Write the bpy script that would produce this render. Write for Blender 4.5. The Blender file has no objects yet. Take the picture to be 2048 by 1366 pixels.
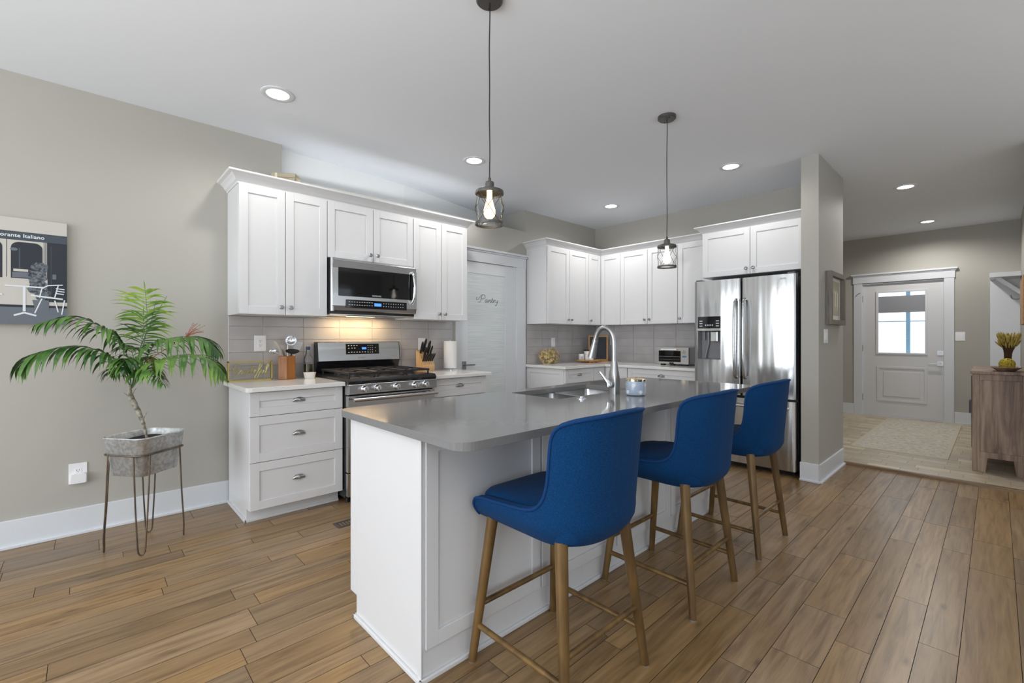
import bpy, bmesh, math, random
from mathutils import Vector, Matrix
from mathutils.geometry import tessellate_polygon
random.seed(7)
S = bpy.context.scene
COL = S.collection
PI = math.pi

# ------------------------------------------------------------------ camera, world, light, exposure
CAM_H = 1.243
F_PX = 908.6
th = math.atan2(969.0, F_PX)            # angle between the view direction and +X
cam = bpy.data.objects.new('camera', bpy.data.cameras.new('camera'))
COL.objects.link(cam)
cam.location = (0, 0, CAM_H)
cam.rotation_euler = (PI / 2, 0, th - PI / 2)
cam.data.sensor_width = 36.0
cam.data.lens = 36.0 * F_PX / 2048.0
cam.data.shift_y = -7.6 / 2048.0
cam.data.clip_start = 0.05
S.camera = cam

S.view_settings.view_transform = 'Standard'
S.view_settings.look = 'None'
S.view_settings.gamma = 1.0
S.view_settings.use_curve_mapping = False
S.view_settings.exposure = 0.0

w = bpy.data.worlds.new('World'); S.world = w
w.use_nodes = True
bg = w.node_tree.nodes['Background']
bg.inputs[0].default_value = (0.80, 0.90, 1.0, 1)
bg.inputs[1].default_value = 1.8

CEIL = 2.82


def area_light(name, loc, rot, sx, sy, power, color=(1, 1, 1)):
    l = bpy.data.lights.new(name, 'AREA'); l.shape = 'RECTANGLE'
    l.size = sx; l.size_y = sy; l.energy = power; l.color = color
    o = bpy.data.objects.new(name, l); COL.objects.link(o)
    o.location = loc; o.rotation_euler = rot
    return o


# daylight through the windows of the room behind and beside the camera
DAY = (0.90, 0.95, 1.0)
area_light('daylight_side', (0.2, -3.40, 1.35), (PI / 2 + .35, 0, PI), 3.4, 2.1, 18, DAY)
area_light('daylight_side', (3.9, -3.40, 1.35), (PI / 2 + .35, 0, PI), 1.5, 2.1, 10, DAY)
area_light('daylight_rear', (-3.90, 1.9, 1.35), (PI / 2 + .25, 0, -PI / 2), 3.2, 2.1, 128, DAY)
area_light('daylight_rear', (-3.90, -1.6, 1.35), (PI / 2 + .25, 0, -PI / 2), 1.6, 2.1, 46, DAY)
area_light('upward_fill', (-1.4, .2, 1.3), (PI, 0, 0), 2.4, 2.4, 92, (1, .985, .96))  # added fill aimed at the ceiling, out of view, no lamp fitting behind it
area_light('upward_fill', (3.2, -2.2, 1.3), (PI, 0, 0), 2.0, 1.6, 24, (1, .985, .96))  # second added ceiling fill, weaker, also without a fitting
CAN_POWER = 26
CANS = [(0.905, 3.18), (2.52, 3.18), (4.59, 3.16), (4.33, 1.673), (6.245, 0.65), (8.33, 0.64)]
CANS_OUT = [(0.90, -1.0), (2.6, -1.0), (-1.2, -1.0), (-1.2, 1.6)]


# ------------------------------------------------------------------ materials
def lin(c):
    c = c / 255.0
    return c / 12.92 if c <= 0.04045 else ((c + 0.055) / 1.055) ** 2.4


def rgb(r, g, b):
    return (lin(r), lin(g), lin(b), 1.0)


MATS = {}


def mat(name, color, rough=0.5, metal=0.0, **k):
    m = bpy.data.materials.new(name); m.use_nodes = True
    b = m.node_tree.nodes['Principled BSDF']
    b.inputs['Base Color'].default_value = color
    b.inputs['Roughness'].default_value = rough
    b.inputs['Metallic'].default_value = metal
    for kk, v in k.items():
        b.inputs[kk.replace('_', ' ')].default_value = v
    MATS[name] = m
    return m


def nodes(m):
    nt = m.node_tree
    return nt, nt.nodes['Principled BSDF']


def noise_bump(m, scale=60, strength=0.1, dist=0.002, detail=3, stretch=(1, 1, 1)):
    nt, b = nodes(m)
    tc = nt.nodes.new('ShaderNodeTexCoord'); mp = nt.nodes.new('ShaderNodeMapping')
    mp.inputs['Scale'].default_value = stretch
    n = nt.nodes.new('ShaderNodeTexNoise'); n.inputs['Scale'].default_value = scale; n.inputs['Detail'].default_value = detail
    bu = nt.nodes.new('ShaderNodeBump'); bu.inputs['Strength'].default_value = strength; bu.inputs['Distance'].default_value = dist
    nt.links.new(tc.outputs['Object'], mp.inputs['Vector']); nt.links.new(mp.outputs[0], n.inputs['Vector'])
    nt.links.new(n.outputs[0], bu.inputs['Height']); nt.links.new(bu.outputs[0], b.inputs['Normal'])
    return m


def noise_color(m, c1, c2, scale=8, detail=4, stretch=(1, 1, 1), lo=0.35, hi=0.65, rough_var=None, distort=0.0):
    nt, b = nodes(m)
    tc = nt.nodes.new('ShaderNodeTexCoord'); mp = nt.nodes.new('ShaderNodeMapping')
    mp.inputs['Scale'].default_value = stretch
    n = nt.nodes.new('ShaderNodeTexNoise'); n.inputs['Scale'].default_value = scale; n.inputs['Detail'].default_value = detail
    n.inputs['Distortion'].default_value = distort
    r = nt.nodes.new('ShaderNodeValToRGB')
    r.color_ramp.elements[0].position = lo; r.color_ramp.elements[0].color = c1
    r.color_ramp.elements[1].position = hi; r.color_ramp.elements[1].color = c2
    nt.links.new(tc.outputs['Object'], mp.inputs['Vector']); nt.links.new(mp.outputs[0], n.inputs['Vector'])
    nt.links.new(n.outputs[0], r.inputs[0]); nt.links.new(r.outputs[0], b.inputs['Base Color'])
    return m


WALL = noise_bump(mat('wall_paint', rgb(174, 171, 163), 0.6), 180, 0.12, 0.001)
CEILM = noise_bump(mat('ceiling_paint', rgb(230, 234, 240), 0.8), 45, 0.14, 0.003, 5)
WHITEWALL = mat('white_wall_paint', rgb(226, 228, 228), 0.7)
TRIM = mat('white_trim_paint', rgb(214, 217, 221), 0.35)
CAB = mat('white_cabinet_paint', rgb(216, 216, 217), 0.32)
QUARTZ_W = noise_color(mat('white_quartz', (1, 1, 1, 1), 0.12), rgb(224, 222, 220), rgb(230, 229, 227), 200)
QUARTZ_G = noise_color(mat('grey_quartz', (1, 1, 1, 1), 0.10), rgb(118, 118, 118), rgb(126, 126, 125), 420, 2)
TILE = noise_color(mat('glossy_grey_tile', (1, 1, 1, 1), 0.12), rgb(176, 172, 172), rgb(186, 182, 181), 5, 1)
GROUT = mat('grout', rgb(200, 197, 193), 0.8)
DARK = mat('black_enamel', rgb(22, 23, 27), 0.25)
BLACK = mat('black_plastic', rgb(14, 14, 16), 0.4)
GLASSBLK = mat('black_glass', rgb(10, 11, 14), 0.04)
IRON = mat('cast_iron', rgb(38, 38, 42), 0.45)
CHROME = mat('chrome', (0.82, 0.84, 0.87, 1), 0.10, 1.0)
NICKEL = mat('brushed_nickel', (0.36, 0.36, 0.36, 1), 0.30, 1.0)
WHITEP = mat('white_plastic', rgb(235, 235, 236), 0.3)
SLOT = mat('slot_black', rgb(30, 30, 30), 0.5)


def steel(name, axis, base=0.52, rough=0.22, amp=0.05):
    m = mat(name, (base, base, base * 1.0, 1), rough, 1.0)
    nt, b = nodes(m)
    tc = nt.nodes.new('ShaderNodeTexCoord'); mp = nt.nodes.new('ShaderNodeMapping')
    s = [400, 400, 400]; s[axis] = 2
    mp.inputs['Scale'].default_value = s
    n = nt.nodes.new('ShaderNodeTexNoise'); n.inputs['Scale'].default_value = 1.0; n.inputs['Detail'].default_value = 2
    mr = nt.nodes.new('ShaderNodeMapRange'); mr.inputs['To Min'].default_value = rough - amp; mr.inputs['To Max'].default_value = rough + amp
    nt.links.new(tc.outputs['Object'], mp.inputs['Vector']); nt.links.new(mp.outputs[0], n.inputs['Vector'])
    nt.links.new(n.outputs[0], mr.inputs['Value']); nt.links.new(mr.outputs[0], b.inputs['Roughness'])
    b.inputs['Anisotropic'].default_value = 0.6
    return m


STEEL = steel('stainless_steel', 0)
STEELF = steel('fridge_steel', 2, 0.52, 0.17)
nt, b = nodes(STEELF)
tc = nt.nodes.new('ShaderNodeTexCoord'); mp = nt.nodes.new('ShaderNodeMapping'); mp.inputs['Scale'].default_value = (1, 7, .45)
n = nt.nodes.new('ShaderNodeTexNoise'); n.inputs['Scale'].default_value = 1.3; n.inputs['Detail'].default_value = 1
bu = nt.nodes.new('ShaderNodeBump'); bu.inputs['Strength'].default_value = .55; bu.inputs['Distance'].default_value = .02
nt.links.new(tc.outputs['Object'], mp.inputs['Vector']); nt.links.new(mp.outputs[0], n.inputs['Vector']); nt.links.new(n.outputs[0], bu.inputs['Height']); nt.links.new(bu.outputs[0], b.inputs['Normal'])
GALV = noise_color(mat('galvanised_steel', (1, 1, 1, 1), 0.42, 0.7), rgb(166, 168, 168), rgb(200, 202, 202), 55, 5, lo=0.36, hi=0.64)
RUSTY = noise_color(mat('bronzed_wire', (1, 1, 1, 1), 0.4, 0.8), rgb(92, 86, 80), rgb(120, 104, 86), 12)
BRONZE = mat('oil_rubbed_bronze', rgb(92, 90, 88), 0.42, 0.6)
GOLD = mat('gold_metal', rgb(205, 180, 95), 0.28, 0.9)
SOIL = noise_color(mat('potting_soil', (1, 1, 1, 1), 0.95), rgb(20, 16, 14), rgb(60, 50, 42), 60)
GLASS = mat('clear_glass', (1, 1, 1, 1), 0.0, 0, Transmission_Weight=1.0, IOR=1.45)


THING = mat('thin_glass', (1, 1, 1, 1), 0.0, 0, Transmission_Weight=1.0, IOR=1.08)


def emis(name, color, strength):
    m = bpy.data.materials.new(name); m.use_nodes = True
    nt = m.node_tree; nt.nodes.clear()
    e = nt.nodes.new('ShaderNodeEmission'); o = nt.nodes.new('ShaderNodeOutputMaterial')
    e.inputs[0].default_value = color; e.inputs[1].default_value = strength
    nt.links.new(e.outputs[0], o.inputs[0])
    MATS[name] = m
    return m


LED = emis('led_diffuser', (1, 0.98, 0.95, 1), 7)
BULB = emis('edison_bulb', (1.0, 0.70, 0.36, 1), 5)
BULBW = emis('white_bulb', (1.0, 0.92, 0.78, 1), 5)
BLUELED = emis('blue_display', (0.10, 0.30, 1.0, 1), 1.6)


def wood_mat(name, c1, c2, c3, rough, axis=0, fine=1.0, attr=False, bump=0.1):
    """stretched-noise timber; with attr each plank has its own tone and its own grain offset"""
    m = mat(name, c1, rough)
    nt, b = nodes(m); L = nt.links
    tc = nt.nodes.new('ShaderNodeTexCoord'); add = nt.nodes.new('ShaderNodeVectorMath'); add.operation = 'ADD'
    L.new(tc.outputs['Object'], add.inputs[0])
    if attr:
        at = nt.nodes.new('ShaderNodeAttribute'); at.attribute_name = 'plank'
        sc = nt.nodes.new('ShaderNodeVectorMath'); sc.operation = 'SCALE'; sc.inputs['Scale'].default_value = 37.0
        L.new(at.outputs['Vector'], sc.inputs[0]); L.new(sc.outputs[0], add.inputs[1])
    mp = nt.nodes.new('ShaderNodeMapping')
    s = [22 * fine, 22 * fine, 22 * fine]; s[axis] = 1.6 * fine
    mp.inputs['Scale'].default_value = s
    L.new(add.outputs[0], mp.inputs['Vector'])
    n = nt.nodes.new('ShaderNodeTexNoise'); n.inputs['Scale'].default_value = 1.6; n.inputs['Detail'].default_value = 7
    n.inputs['Roughness'].default_value = 0.62; n.inputs['Distortion'].default_value = 0.6
    L.new(mp.outputs[0], n.inputs['Vector'])
    r = nt.nodes.new('ShaderNodeValToRGB')
    r.color_ramp.elements[0].position = 0.30; r.color_ramp.elements[0].color = c1
    r.color_ramp.elements[1].position = 0.72; r.color_ramp.elements[1].color = c3
    e = r.color_ramp.elements.new(0.50); e.color = c2
    L.new(n.outputs[0], r.inputs[0])
    out = r.outputs[0]
    # knots
    mp2 = nt.nodes.new('ShaderNodeMapping'); s2 = [8 * fine] * 3; s2[axis] = 2.8 * fine
    mp2.inputs['Scale'].default_value = s2; L.new(add.outputs[0], mp2.inputs['Vector'])
    v = nt.nodes.new('ShaderNodeTexVoronoi'); v.inputs['Scale'].default_value = 1.0
    L.new(mp2.outputs[0], v.inputs['Vector'])
    kr = nt.nodes.new('ShaderNodeValToRGB'); kr.color_ramp.elements[0].position = 0.02; kr.color_ramp.elements[0].color = (0.32, 0.30, 0.28, 1)
    kr.color_ramp.elements[1].position = 0.13; kr.color_ramp.elements[1].color = (1, 1, 1, 1)
    L.new(v.outputs['Distance'], kr.inputs[0])
    mk = nt.nodes.new('ShaderNodeMix'); mk.data_type = 'RGBA'; mk.blend_type = 'MULTIPLY'; mk.inputs['Factor'].default_value = 0.75
    L.new(out, mk.inputs['A']); L.new(kr.outputs[0], mk.inputs['B'])
    out = mk.outputs['Result']
    if attr:
        hsv = nt.nodes.new('ShaderNodeHueSaturation')
        sep = nt.nodes.new('ShaderNodeSeparateColor'); L.new(at.outputs['Color'], sep.inputs[0])
        mr = nt.nodes.new('ShaderNodeMapRange'); mr.inputs['To Min'].default_value = 0.78; mr.inputs['To Max'].default_value = 1.16
        L.new(sep.outputs[0], mr.inputs['Value']); L.new(mr.outputs[0], hsv.inputs['Value'])
        mr2 = nt.nodes.new('ShaderNodeMapRange'); mr2.inputs['To Min'].default_value = 0.90; mr2.inputs['To Max'].default_value = 1.08
        L.new(sep.outputs[1], mr2.inputs['Value']); L.new(mr2.outputs[0], hsv.inputs['Saturation'])
        L.new(out, hsv.inputs['Color']); out = hsv.outputs[0]
    L.new(out, b.inputs['Base Color'])
    bu = nt.nodes.new('ShaderNodeBump'); bu.inputs['Strength'].default_value = bump; bu.inputs['Distance'].default_value = 0.002
    L.new(n.outputs[0], bu.inputs['Height']); L.new(bu.outputs[0], b.inputs['Normal'])
    return m


FLOORM = wood_mat('hardwood_planks', rgb(106, 83, 56), rgb(138, 111, 78), rgb(157, 129, 94), 0.30, 0, attr=True)
GROOVE = mat('plank_groove', rgb(60, 47, 36), 0.7)
TILEFL = wood_mat('wood_look_tile', rgb(172, 156, 132), rgb(200, 186, 162), rgb(218, 207, 187), 0.4, 1, 1.3, attr=True)
STRIPW = wood_mat('threshold_wood', rgb(96, 74, 52), rgb(124, 98, 70), rgb(140, 114, 84), 0.35, 1)
SIDEW = wood_mat('acacia_sideboard', rgb(76, 58, 50), rgb(138, 114, 98), rgb(182, 160, 138), 0.5, 2, 0.55)
LEGM = noise_color(mat('stool_leg_bronze_wood', (1, 1, 1, 1), 0.34, 0.25), rgb(88, 66, 38), rgb(124, 96, 56), 6, 3, (3, 3, 0.6))
ORANGEW = wood_mat('cherry_wood', rgb(126, 76, 32), rgb(152, 96, 44), rgb(170, 114, 58), 0.35, 2, 1.2)
LIGHTW = wood_mat('beech_wood', rgb(176, 138, 92), rgb(196, 158, 112), rgb(208, 174, 130), 0.4, 2, 2)
BOARDW = wood_mat('oak_board', rgb(150, 106, 60), rgb(176, 130, 80), rgb(190, 148, 98), 0.45, 0, 2)
GREYW = wood_mat('weathered_grey_wood', rgb(96, 90, 82), rgb(120, 113, 104), rgb(134, 128, 118), 0.6, 2, 2)

FABRIC = mat('blue_fabric', (1, 1, 1, 1), 0.85)
noise_color(FABRIC, rgb(2, 43, 84), rgb(6, 62, 108), 320, 2, (1, 1, 1), 0.35, 0.68)
FABRIC.node_tree.nodes['Principled BSDF'].inputs['Sheen Weight'].default_value = 0.03
FABRIC.node_tree.nodes['Principled BSDF'].inputs['Specular IOR Level'].default_value = 0.15
PIPING = mat('blue_piping', rgb(10, 54, 102), 0.8, Specular_IOR_Level=0.2)
LEAF = noise_color(mat('palm_leaf', (1, 1, 1, 1), 0.4), rgb(36, 78, 30), rgb(84, 124, 48), 9, 3)
LEAFM = noise_color(mat('mid_palm_leaf', (1, 1, 1, 1), 0.4), rgb(52, 92, 28), rgb(104, 140, 50), 9, 3)
LEAFY = noise_color(mat('pale_palm_leaf', (1, 1, 1, 1), 0.4), rgb(84, 122, 34), rgb(150, 176, 72), 8, 3)
STEM = mat('palm_stem', rgb(78, 112, 60), 0.5)
TRUNK = noise_color(mat('palm_trunk', (1, 1, 1, 1), 0.9), rgb(104, 96, 84), rgb(168, 162, 148), 40)


# ------------------------------------------------------------------ geometry helpers
def wloc(o):
    v = Vector((0, 0, 0))
    while o:
        v += o.location; o = o.parent
    return v


def tag(o, label=None, cat=None, group=None, kind=None):
    if label: o['label'] = label
    if cat: o['category'] = cat
    if group: o['group'] = group
    if kind: o['kind'] = kind
    return o


def thing(name, label, cat, loc=(0, 0, 0), group=None, rz=0):
    o = bpy.data.objects.new(name, None); COL.objects.link(o)
    o.location = loc; o.rotation_euler = (0, 0, rz); o.empty_display_size = 0.1
    return tag(o, label, cat, group)


class MB:
    def __init__(s):
        s.v = []; s.f = []; s.m = []; s.cols = None

    def add(s, vs, fs, mi=0):
        o = len(s.v); s.v += [tuple(p) for p in vs]
        s.f += [tuple(i + o for i in f) for f in fs]; s.m += [mi] * len(fs)
        return s

    def box(s, x0, x1, y0, y1, z0, z1, mi=0):
        if x0 > x1: x0, x1 = x1, x0
        if y0 > y1: y0, y1 = y1, y0
        if z0 > z1: z0, z1 = z1, z0
        vs = [(x0, y0, z0), (x1, y0, z0), (x1, y1, z0), (x0, y1, z0), (x0, y0, z1), (x1, y0, z1), (x1, y1, z1), (x0, y1, z1)]
        return s.add(vs, [(0, 3, 2, 1), (4, 5, 6, 7), (0, 1, 5, 4), (1, 2, 6, 5), (2, 3, 7, 6), (3, 0, 4, 7)], mi)

    def obox(s, c, ux, uy, uz, hx, hy, hz, mi=0):
        c = Vector(c); ux = Vector(ux).normalized() * hx; uy = Vector(uy).normalized() * hy; uz = Vector(uz).normalized() * hz
        vs = [c - ux - uy - uz, c + ux - uy - uz, c + ux + uy - uz, c - ux + uy - uz, c - ux - uy + uz, c + ux - uy + uz, c + ux + uy + uz, c - ux + uy + uz]
        return s.add(vs, [(0, 3, 2, 1), (4, 5, 6, 7), (0, 1, 5, 4), (1, 2, 6, 5), (2, 3, 7, 6), (3, 0, 4, 7)], mi)

    def cyl(s, p0, p1, r0, r1=None, n=20, mi=0, caps=True):
        if r1 is None: r1 = r0
        p0 = Vector(p0); p1 = Vector(p1); d = (p1 - p0).normalized()
        a = Vector((0, 0, 1)) if abs(d.z) < 0.9 else Vector((1, 0, 0))
        u = d.cross(a).normalized(); v = d.cross(u).normalized()
        vs = []
        for p, r in ((p0, r0), (p1, r1)):
            for i in range(n):
                t = 2 * PI * i / n; vs.append(p + (u * math.cos(t) + v * math.sin(t)) * r)
        fs = [(i, (i + 1) % n, n + (i + 1) % n, n + i) for i in range(n)]
        if caps: fs += [tuple(range(n))[::-1], tuple(range(n, 2 * n))]
        return s.add(vs, fs, mi)

    def tube(s, pts, r, n=8, mi=0, closed=False, caps=True):
        pts = [Vector(p) for p in pts]; m = len(pts)
        rs = r if isinstance(r, (list, tuple)) else [r] * m
        vs = []; u = None
        for i, p in enumerate(pts):
            if closed: d = pts[(i + 1) % m] - pts[i - 1]
            else: d = pts[min(i + 1, m - 1)] - pts[max(i - 1, 0)]
            if d.length < 1e-9: d = Vector((0, 0, 1))
            d.normalize()
            if u is None:
                a = Vector((0, 0, 1)) if abs(d.z) < 0.9 else Vector((1, 0, 0)); u = d.cross(a).normalized()
            else:
                u = (u - d * u.dot(d)); u = u.normalized() if u.length > 1e-6 else d.orthogonal().normalized()
            v = d.cross(u)
            for k in range(n):
                t = 2 * PI * k / n; vs.append(p + (u * math.cos(t) + v * math.sin(t)) * rs[i])
        fs = []
        for i in range(m if closed else m - 1):
            j = (i + 1) % m
            for k in range(n):
                fs.append((i * n + k, i * n + (k + 1) % n, j * n + (k + 1) % n, j * n + k))
        if caps and not closed:
            fs += [tuple(range(n))[::-1], tuple(range((m - 1) * n, m * n))]
        return s.add(vs, fs, mi)

    def lathe(s, prof, c=(0, 0, 0), n=28, mi=0, axis=2):
        vs = []
        for r, z in prof:
            for k in range(n):
                t = 2 * PI * k / n; p = [r * math.cos(t), r * math.sin(t), z]
                if axis == 0: p = [p[2], p[0], p[1]]
                if axis == 1: p = [p[0], p[2], p[1]]
                vs.append((p[0] + c[0], p[1] + c[1], p[2] + c[2]))
        fs = []
        for i in range(len(prof) - 1):
            for k in range(n):
                fs.append((i * n + k, i * n + (k + 1) % n, (i + 1) * n + (k + 1) % n, (i + 1) * n + k))
        shut = tuple(prof[0]) == tuple(prof[-1])
        if prof[0][0] > 1e-6 and not shut: fs.append(tuple(range(n))[::-1])
        if prof[-1][0] > 1e-6 and not shut: fs.append(tuple(range((len(prof) - 1) * n, len(prof) * n)))
        return s.add(vs, fs, mi)

    def slab(s, outer, holes, z0, z1, mi=0, plane='z'):
        """extruded polygon with holes"""
        loops = [outer] + list(holes)
        P3 = [[Vector((p[0], p[1], 0)) for p in l] for l in loops]
        tri = tessellate_polygon(P3)
        flat = [p for l in loops for p in l]

        def T(p, z):
            if plane == 'z': return (p[0], p[1], z)
            if plane == 'y': return (p[0], z, p[1])
            return (z, p[0], p[1])
        n = len(flat)
        vs = [T(p, z0) for p in flat] + [T(p, z1) for p in flat]
        fs = [tuple(t) for t in tri] + [tuple(i + n for i in reversed(t)) for t in tri]
        o = 0
        for l in loops:
            m = len(l)
            for i in range(m):
                fs.append((o + i, o + (i + 1) % m, n + o + (i + 1) % m, n + o + i))
            o += m
        return s.add(vs, fs, mi)

    def build(s, name, mats, parent=None, bevel=0, smooth=False, label=None, sub=0, local=False, loc=None, seg=2, solid=None, keep=False):
        if not isinstance(mats, (list, tuple)): mats = [mats]
        me = bpy.data.meshes.new(name)
        if local: org = Vector((0, 0, 0))
        elif parent: org = wloc(parent)
        elif loc is not None: org = Vector(loc)
        else:
            xs = [p[0] for p in s.v]; ys = [p[1] for p in s.v]; zs = [p[2] for p in s.v]
            org = Vector(((min(xs) + max(xs)) / 2, (min(ys) + max(ys)) / 2, min(zs)))
        me.from_pydata([tuple(Vector(p) - org) for p in s.v], [], s.f)
        for mm in mats: me.materials.append(mm)
        me.polygons.foreach_set('material_index', s.m)
        if s.cols:
            ca = me.attributes.new('plank', 'FLOAT_COLOR', 'FACE')
            flat = []
            for c in s.cols: flat += [c[0], c[1], c[2], 1.0]
            ca.data.foreach_set('color', flat)
        bm = bmesh.new(); bm.from_mesh(me)
        if not keep: bmesh.ops.recalc_face_normals(bm, faces=bm.faces)
        bm.to_mesh(me); bm.free()
        if smooth: me.polygons.foreach_set('use_smooth', [True] * len(me.polygons))
        me.update()
        o = bpy.data.objects.new(name, me); COL.objects.link(o)
        if parent: o.parent = parent
        elif not local: o.location = org
        if solid:
            md = o.modifiers.new('solid', 'SOLIDIFY'); md.thickness = solid; md.offset = -1
        if bevel:
            md = o.modifiers.new('bevel', 'BEVEL'); md.width = bevel; md.segments = seg; md.limit_method = 'ANGLE'; md.angle_limit = math.radians(35)
            md.harden_normals = False
        if sub:
            md = o.modifiers.new('sub', 'SUBSURF'); md.levels = sub; md.render_levels = sub
        if smooth and not sub:
            try:
                me.set_sharp_from_angle(angle=math.radians(40))
            except Exception:
                pass
        if label: o['label'] = label
        return o


def B(*a, mi=0): return MB().box(*a, mi=mi)


def struct(mb, name, m, **k):
    o = mb.build(name, m, **k); o['kind'] = 'structure'; return o


def copy_tree(o, parent=None):
    c = o.copy(); COL.objects.link(c)
    if parent: c.parent = parent
    for ch in list(o.children): copy_tree(ch, c)
    return c


def rrect(x0, x1, y0, y1, r, n=6):
    pts = []
    for cx, cy, a in ((x1 - r, y1 - r, 0), (x0 + r, y1 - r, 90), (x0 + r, y0 + r, 180), (x1 - r, y0 + r, 270)):
        for i in range(n + 1):
            t = math.radians(a + 90 * i / n); pts.append((cx + r * math.cos(t), cy + r * math.sin(t)))
    return pts


def spline(pts, n=8, closed=False):
    """Catmull-Rom through points (any dimension)"""
    P = [Vector(p) for p in pts]; out = []; m = len(P)
    for i in range(m if closed else m - 1):
        if closed: p0, p1, p2, p3 = P[i - 1], P[i], P[(i + 1) % m], P[(i + 2) % m]
        else: p0, p1, p2, p3 = P[max(i - 1, 0)], P[i], P[i + 1], P[min(i + 2, m - 1)]
        for k in range(n):
            t = k / n
            out.append(0.5 * ((2 * p1) + (p2 - p0) * t + (2 * p0 - 5 * p1 + 4 * p2 - p3) * t * t + (3 * p1 - p0 - 3 * p2 + p3) * t ** 3))
    if not closed: out.append(P[-1])
    return out


def text_mesh(body, size, depth, shear=0.0, offset=0.0, spacing=1.0):
    """letters as (verts, faces) in the XY plane, width returned"""
    cu = bpy.data.curves.new('t', 'FONT'); cu.body = body; cu.size = size; cu.extrude = depth; cu.shear = shear; cu.offset = offset
    cu.space_character = spacing; cu.resolution_u = 3
    o = bpy.data.objects.new('t', cu); COL.objects.link(o)
    dg = bpy.context.evaluated_depsgraph_get()
    me = bpy.data.meshes.new_from_object(o.evaluated_get(dg))
    vs = [v.co.copy() for v in me.vertices]; fs = [tuple(p.vertices) for p in me.polygons]
    bpy.data.objects.remove(o); bpy.data.curves.remove(cu); bpy.data.meshes.remove(me)
    return vs, fs


def add_text(mb, body, size, c, U, V, depth=0.0005, mi=0, align='c', **k):
    """text laid in plane U (reading direction), V (up); c = centre of baseline"""
    vs, fs = text_mesh(body, size, depth, **k)
    x0 = min(v.x for v in vs); x1 = max(v.x for v in vs)
    ox = {'c': (x0 + x1) / 2, 'l': x0, 'r': x1}[align]
    U = Vector(U); V = Vector(V); N = U.cross(V); c = Vector(c)
    mb.add([c + U * (v.x - ox) + V * v.y + N * v.z for v in vs], fs, mi)
    return x1 - x0


# ------------------------------------------------------------------ room shell
XB = 5.40       # wall behind fridge
YL = 3.99       # range wall
XF = 9.05       # far wall with front door
EZ = 0.02       # entry floor level

# plank floors
def planks(name, x0, x1, y0, y1, z, along, widths, lmin, lmax, m, gro, gap=0.0012, seed=1):
    rnd = random.Random(seed); mb = MB(); cols = []
    a0, a1, b0, b1 = (x0, x1, y0, y1) if along == 0 else (y0, y1, x0, x1)
    b = b0
    while b < b1 - 0.002:
        wd = rnd.choice(widths); be = min(b + wd, b1)
        a = a0 - rnd.random() * lmax
        while a < a1:
            ae = a + rnd.uniform(lmin, lmax)
            s0, s1 = max(a, a0), min(ae, a1)
            if s1 - s0 > 0.004:
                c = (rnd.random(), rnd.random(), rnd.random())
                g = gap
                def R(p, q, zz): return (p, q, zz) if along == 0 else (q, p, zz)
                vs = [R(s0 + g, b + g, z), R(s1 - g, b + g, z), R(s1 - g, be - g, z), R(s0 + g, be - g, z),
                      R(s0 + g * .3, b + g * .3, z - .0025), R(s1 - g * .3, b + g * .3, z - .0025), R(s1 - g * .3, be - g * .3, z - .0025), R(s0 + g * .3, be - g * .3, z - .0025)]
                mb.add(vs, [(0, 1, 2, 3)], 0)
                mb.add(vs, [(0, 4, 5, 1), (1, 5, 6, 2), (2, 6, 7, 3), (3, 7, 4, 0)], 1)
                cols += [c] * 5
            a = ae
        b = be
    mb.box(x0, x1, y0, y1, z - 0.08, z - 0.0025, 1); cols += [(0.5, 0.5, 0.5)] * 6
    mb.cols = cols
    return struct(mb, name, [m, gro], loc=(0, 0, 0))


planks('floor', -4.0, 5.452, -3.5, 3.99, 0.0, 0, [0.082, 0.118, 0.118, 0.165, 0.19], 0.35, 1.5, FLOORM, GROOVE)
TG = mat('tile_grout', rgb(172, 160, 140), 0.8)
planks('floor', 5.47, XF, -0.22, 3.99, EZ, 1, [0.12], 0.22, 0.30, TILEFL, TG, gap=0.0015, seed=5)
struct(B(5.435, 5.475, -0.22, 1.03, -0.01, 0.026), 'trim_1', STRIPW, bevel=0.006)

struct(B(-4.15, XF + 0.15, -3.65, 5.3, CEIL, CEIL + 0.1), 'ceiling', CEILM)
mb = MB()
mb.box(-4.15, 1.164, YL, YL + 0.12, -0.08, CEIL)
mb.box(1.164, 3.97, YL, YL + 0.12, -0.08, 2.556)
mb.box(3.97, 5.55, YL, 5.2, -0.08, CEIL)
struct(mb, 'wall_left', WALL, loc=(0, 0, 0))
# white painted recess above the range cabinets
mb = MB()
for (xa, ya, xb, yb) in ((1.10, 4.085, 2.4, 4.19), (2.4, 4.19, 3.98, 4.55)):
    mb.add([(xa, ya, 2.45), (xb, yb, 2.45), (xb, yb, CEIL + .02), (xa, ya, CEIL + .02),
            (xa, ya + .3, 2.45), (xb, yb + .3, 2.45), (xb, yb + .3, CEIL + .02), (xa, ya + .3, CEIL + .02)],
           [(0, 1, 2, 3), (4, 7, 6, 5), (0, 3, 7, 4), (1, 5, 6, 2), (3, 2, 6, 7), (0, 4, 5, 1)])
mb.add([(1.10, 4.08, 2.556), (3.97, 4.08, 2.556), (3.97, 4.78, 2.556), (1.10, 4.12, 2.556)], [(0, 1, 2, 3)])
struct(mb, 'wall_recess', WHITEWALL, loc=(0, 0, 0))
struct(B(XB, XB + 0.07, 1.10, 4.05, -0.08, CEIL), 'wall_back', WALL)
struct(B(4.57, 5.47, 1.04, 1.172, -0.08, CEIL), 'wall_wing', WALL)
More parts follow.
